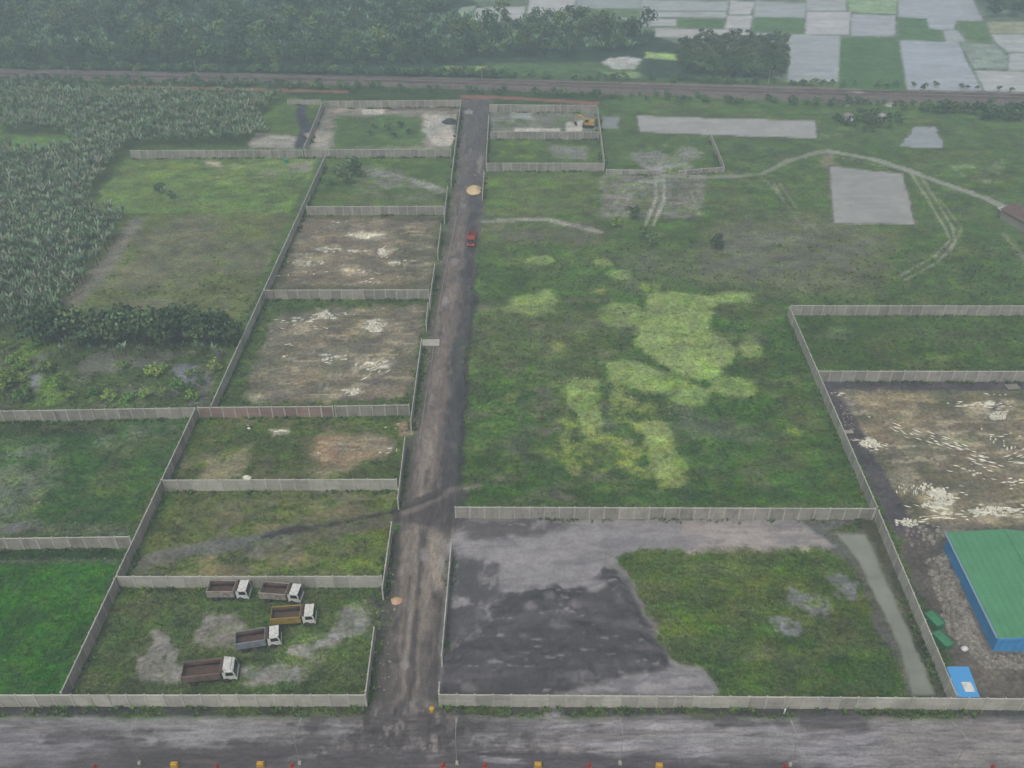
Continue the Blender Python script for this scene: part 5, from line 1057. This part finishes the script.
for px, py, s in ((836, 121, 1.1), (842, 124, .9), (857, 121, 1.1), (866, 122, 1.3), (870, 128, 1.4), (874, 124, 1.2), (890, 122, 1.2), (896, 120, 1.1), (902, 123, 1.0), (864, 133, .7), (874, 133, .7), (846, 127, .9), (853, 127, .8), (880, 128, .9), (888, 128, .9), (876, 119, 1.3), (860, 117, 1.2)): T(SHRUB, px, py, s, 'dark bush around the two pale huts below the railway', grp='bushes around the pale huts')
T(SHRUB, 715, 248, 1.5, 'lone round dark bush in the middle of the green field', i=0); T(SHRUB, 632, 220, 1.35, 'dark bush just left of the tyre tracks in the upper field'); T(SHRUB, 651, 246, 1.3, 'dark bush at the end of the tyre tracks'); T(LIGHT, 615, 226, 1.5, 'yellow green bush left of the tyre tracks end')
T(SHRUB, 645, 240, 1.2, 'grey green bush just above the end of the tyre tracks', i=1)
T(SHRUB, 160, 193, 1.1, 'dark bush standing in the bright west field, larger of two'); T(SHRUB, 172, 199, .8, 'smaller dark bush in the bright west field')
for px, py, s in ((346, 168, 1.4), (338, 176, 1.4), (352, 176, 1.5), (356, 166, 1.2), (333, 186, 1.2), (346, 184, 1.3), (360, 178, 1.1)): T(SHRUB, px, py, s, 'dense dark bush in the left corner of the green far lot', grp='bushes in the far lot corner')
for px, py, s in ((375, 128, 1.1), (388, 130, 1.2), (400, 128, 1.0), (370, 136, 1.0), (410, 134, .9), (394, 138, 1.0)): T(SHRUB, px, py, s*.8, 'low bush in the middle of the pale sandy far lot', grp='bushes in the sandy lot')
# dark row of trees with banana plants in front
for i in range(40):
    px = 36+i*5.1+random.uniform(-2, 2); T(BROAD, px, 346+random.uniform(-8, 3)+3*math.sin(i), random.uniform(.68, .92), 'dark leafy tree in the dense row across the weedy plot at left', 'tree', 'trees of the dark row', i=random.choice([0, 2, 0, 1]))
for i in range(20):
    px = 60+i*8.6+random.uniform(-4, 4); T(BAN, px, 355+random.uniform(-4, 5), random.uniform(.5, .8), 'banana plant in front of the dark tree row at left', 'banana plant', 'banana plants before the dark row')
for i in range(34):
    px, py = random.choice([(random.uniform(0, 40), random.uniform(340, 402)), (random.uniform(70, 200), random.uniform(393, 404)), (random.uniform(0, 30), random.uniform(360, 404)), (random.uniform(120, 215), random.uniform(368, 402))]); T(LIGHT, px, py, random.uniform(.7, 1.25), 'light green bush in the weedy plot behind the long grey wall at left', grp='bushes of the weedy plot')
for px, py, s in ((13, 385, 1.5), (46, 372, 1.5), (22, 402, 1.4), (150, 374, 1.2)): T(LIGHT, px, py, s, 'large yellow green bush in the weedy plot at left', grp='large bushes of the weedy plot')
for px, py, s in ((200, 385, 1), (193, 392, 1.1), (66, 383, 1.2), (60, 390, 1)): T(SHRUB, px, py, s*.7, 'darker bush in the weedy plot at left', grp='darker bushes of the weedy plot')

# ------------------------------------------------------------------ air, light, camera
hz = MB(); hz.box(-1600, 1600, -1600, 1600, -2.0, 108.0)
hm = bpy.data.materials.new('haze'); hm.use_nodes = True; nt = hm.node_tree; nt.nodes.clear(); ou = nt.nodes.new('ShaderNodeOutputMaterial'); pv = nt.nodes.new('ShaderNodeVolumePrincipled')
pv.inputs['Color'].default_value = (0.74, 0.93, 1.0, 1); pv.inputs['Density'].default_value = 0.00112; nt.links.new(pv.outputs[0], ou.inputs['Volume'])
tag(hz.build('haze', hm), 'thin pale rain haze over the whole plain', 'haze', kind='stuff')

wd = bpy.data.worlds.new('World'); sc.world = wd; wd.use_nodes = True; nt = wd.node_tree; bg = nt.nodes['Background']
sk = nt.nodes.new('ShaderNodeTexSky'); sk.sky_type = 'NISHITA'; sk.sun_disc = False; sk.sun_elevation = R(58); sk.sun_rotation = R(200); sk.air_density = 1.0; sk.dust_density = 4.0; sk.ozone_density = 1.0
hs = nt.nodes.new('ShaderNodeHueSaturation'); hs.inputs['Saturation'].default_value = 0.3; nt.links.new(sk.outputs[0], hs.inputs['Color']); nt.links.new(hs.outputs[0], bg.inputs['Color']); bg.inputs['Strength'].default_value = 0.11
sl = bpy.data.lights.new('sun', 'SUN'); sl.energy = 1.2; sl.angle = R(25); sl.color = (1, .97, .93); so = bpy.data.objects.new('sun', sl); COL.objects.link(so)
el, az = R(58), R(200); dv = Vector((math.sin(az)*math.cos(el), math.cos(az)*math.cos(el), math.sin(el))); so.rotation_euler = dv.to_track_quat('Z', 'Y').to_euler(); so.location = dv*90

cd = bpy.data.cameras.new('camera'); cam = bpy.data.objects.new('camera', cd); COL.objects.link(cam); cam.location = (0, 0, H); cam.rotation_euler = (math.pi/2-PITCH, 0, 0)
cd.sensor_width = 36; cd.lens = 36*F/1024; cd.clip_end = 5000; sc.camera = cam
vs = sc.view_settings; vs.view_transform = 'Standard'; vs.look = 'None'; vs.gamma = 1; vs.exposure = 0.13; vs.use_curve_mapping = False
sc.render.engine = 'CYCLES'; cy = sc.cycles; cy.use_denoising = True; cy.max_bounces = 4; cy.diffuse_bounces = 2; cy.glossy_bounces = 2; cy.volume_bounces = 0; cy.transparent_max_bounces = 4; cy.filter_width = 1.5
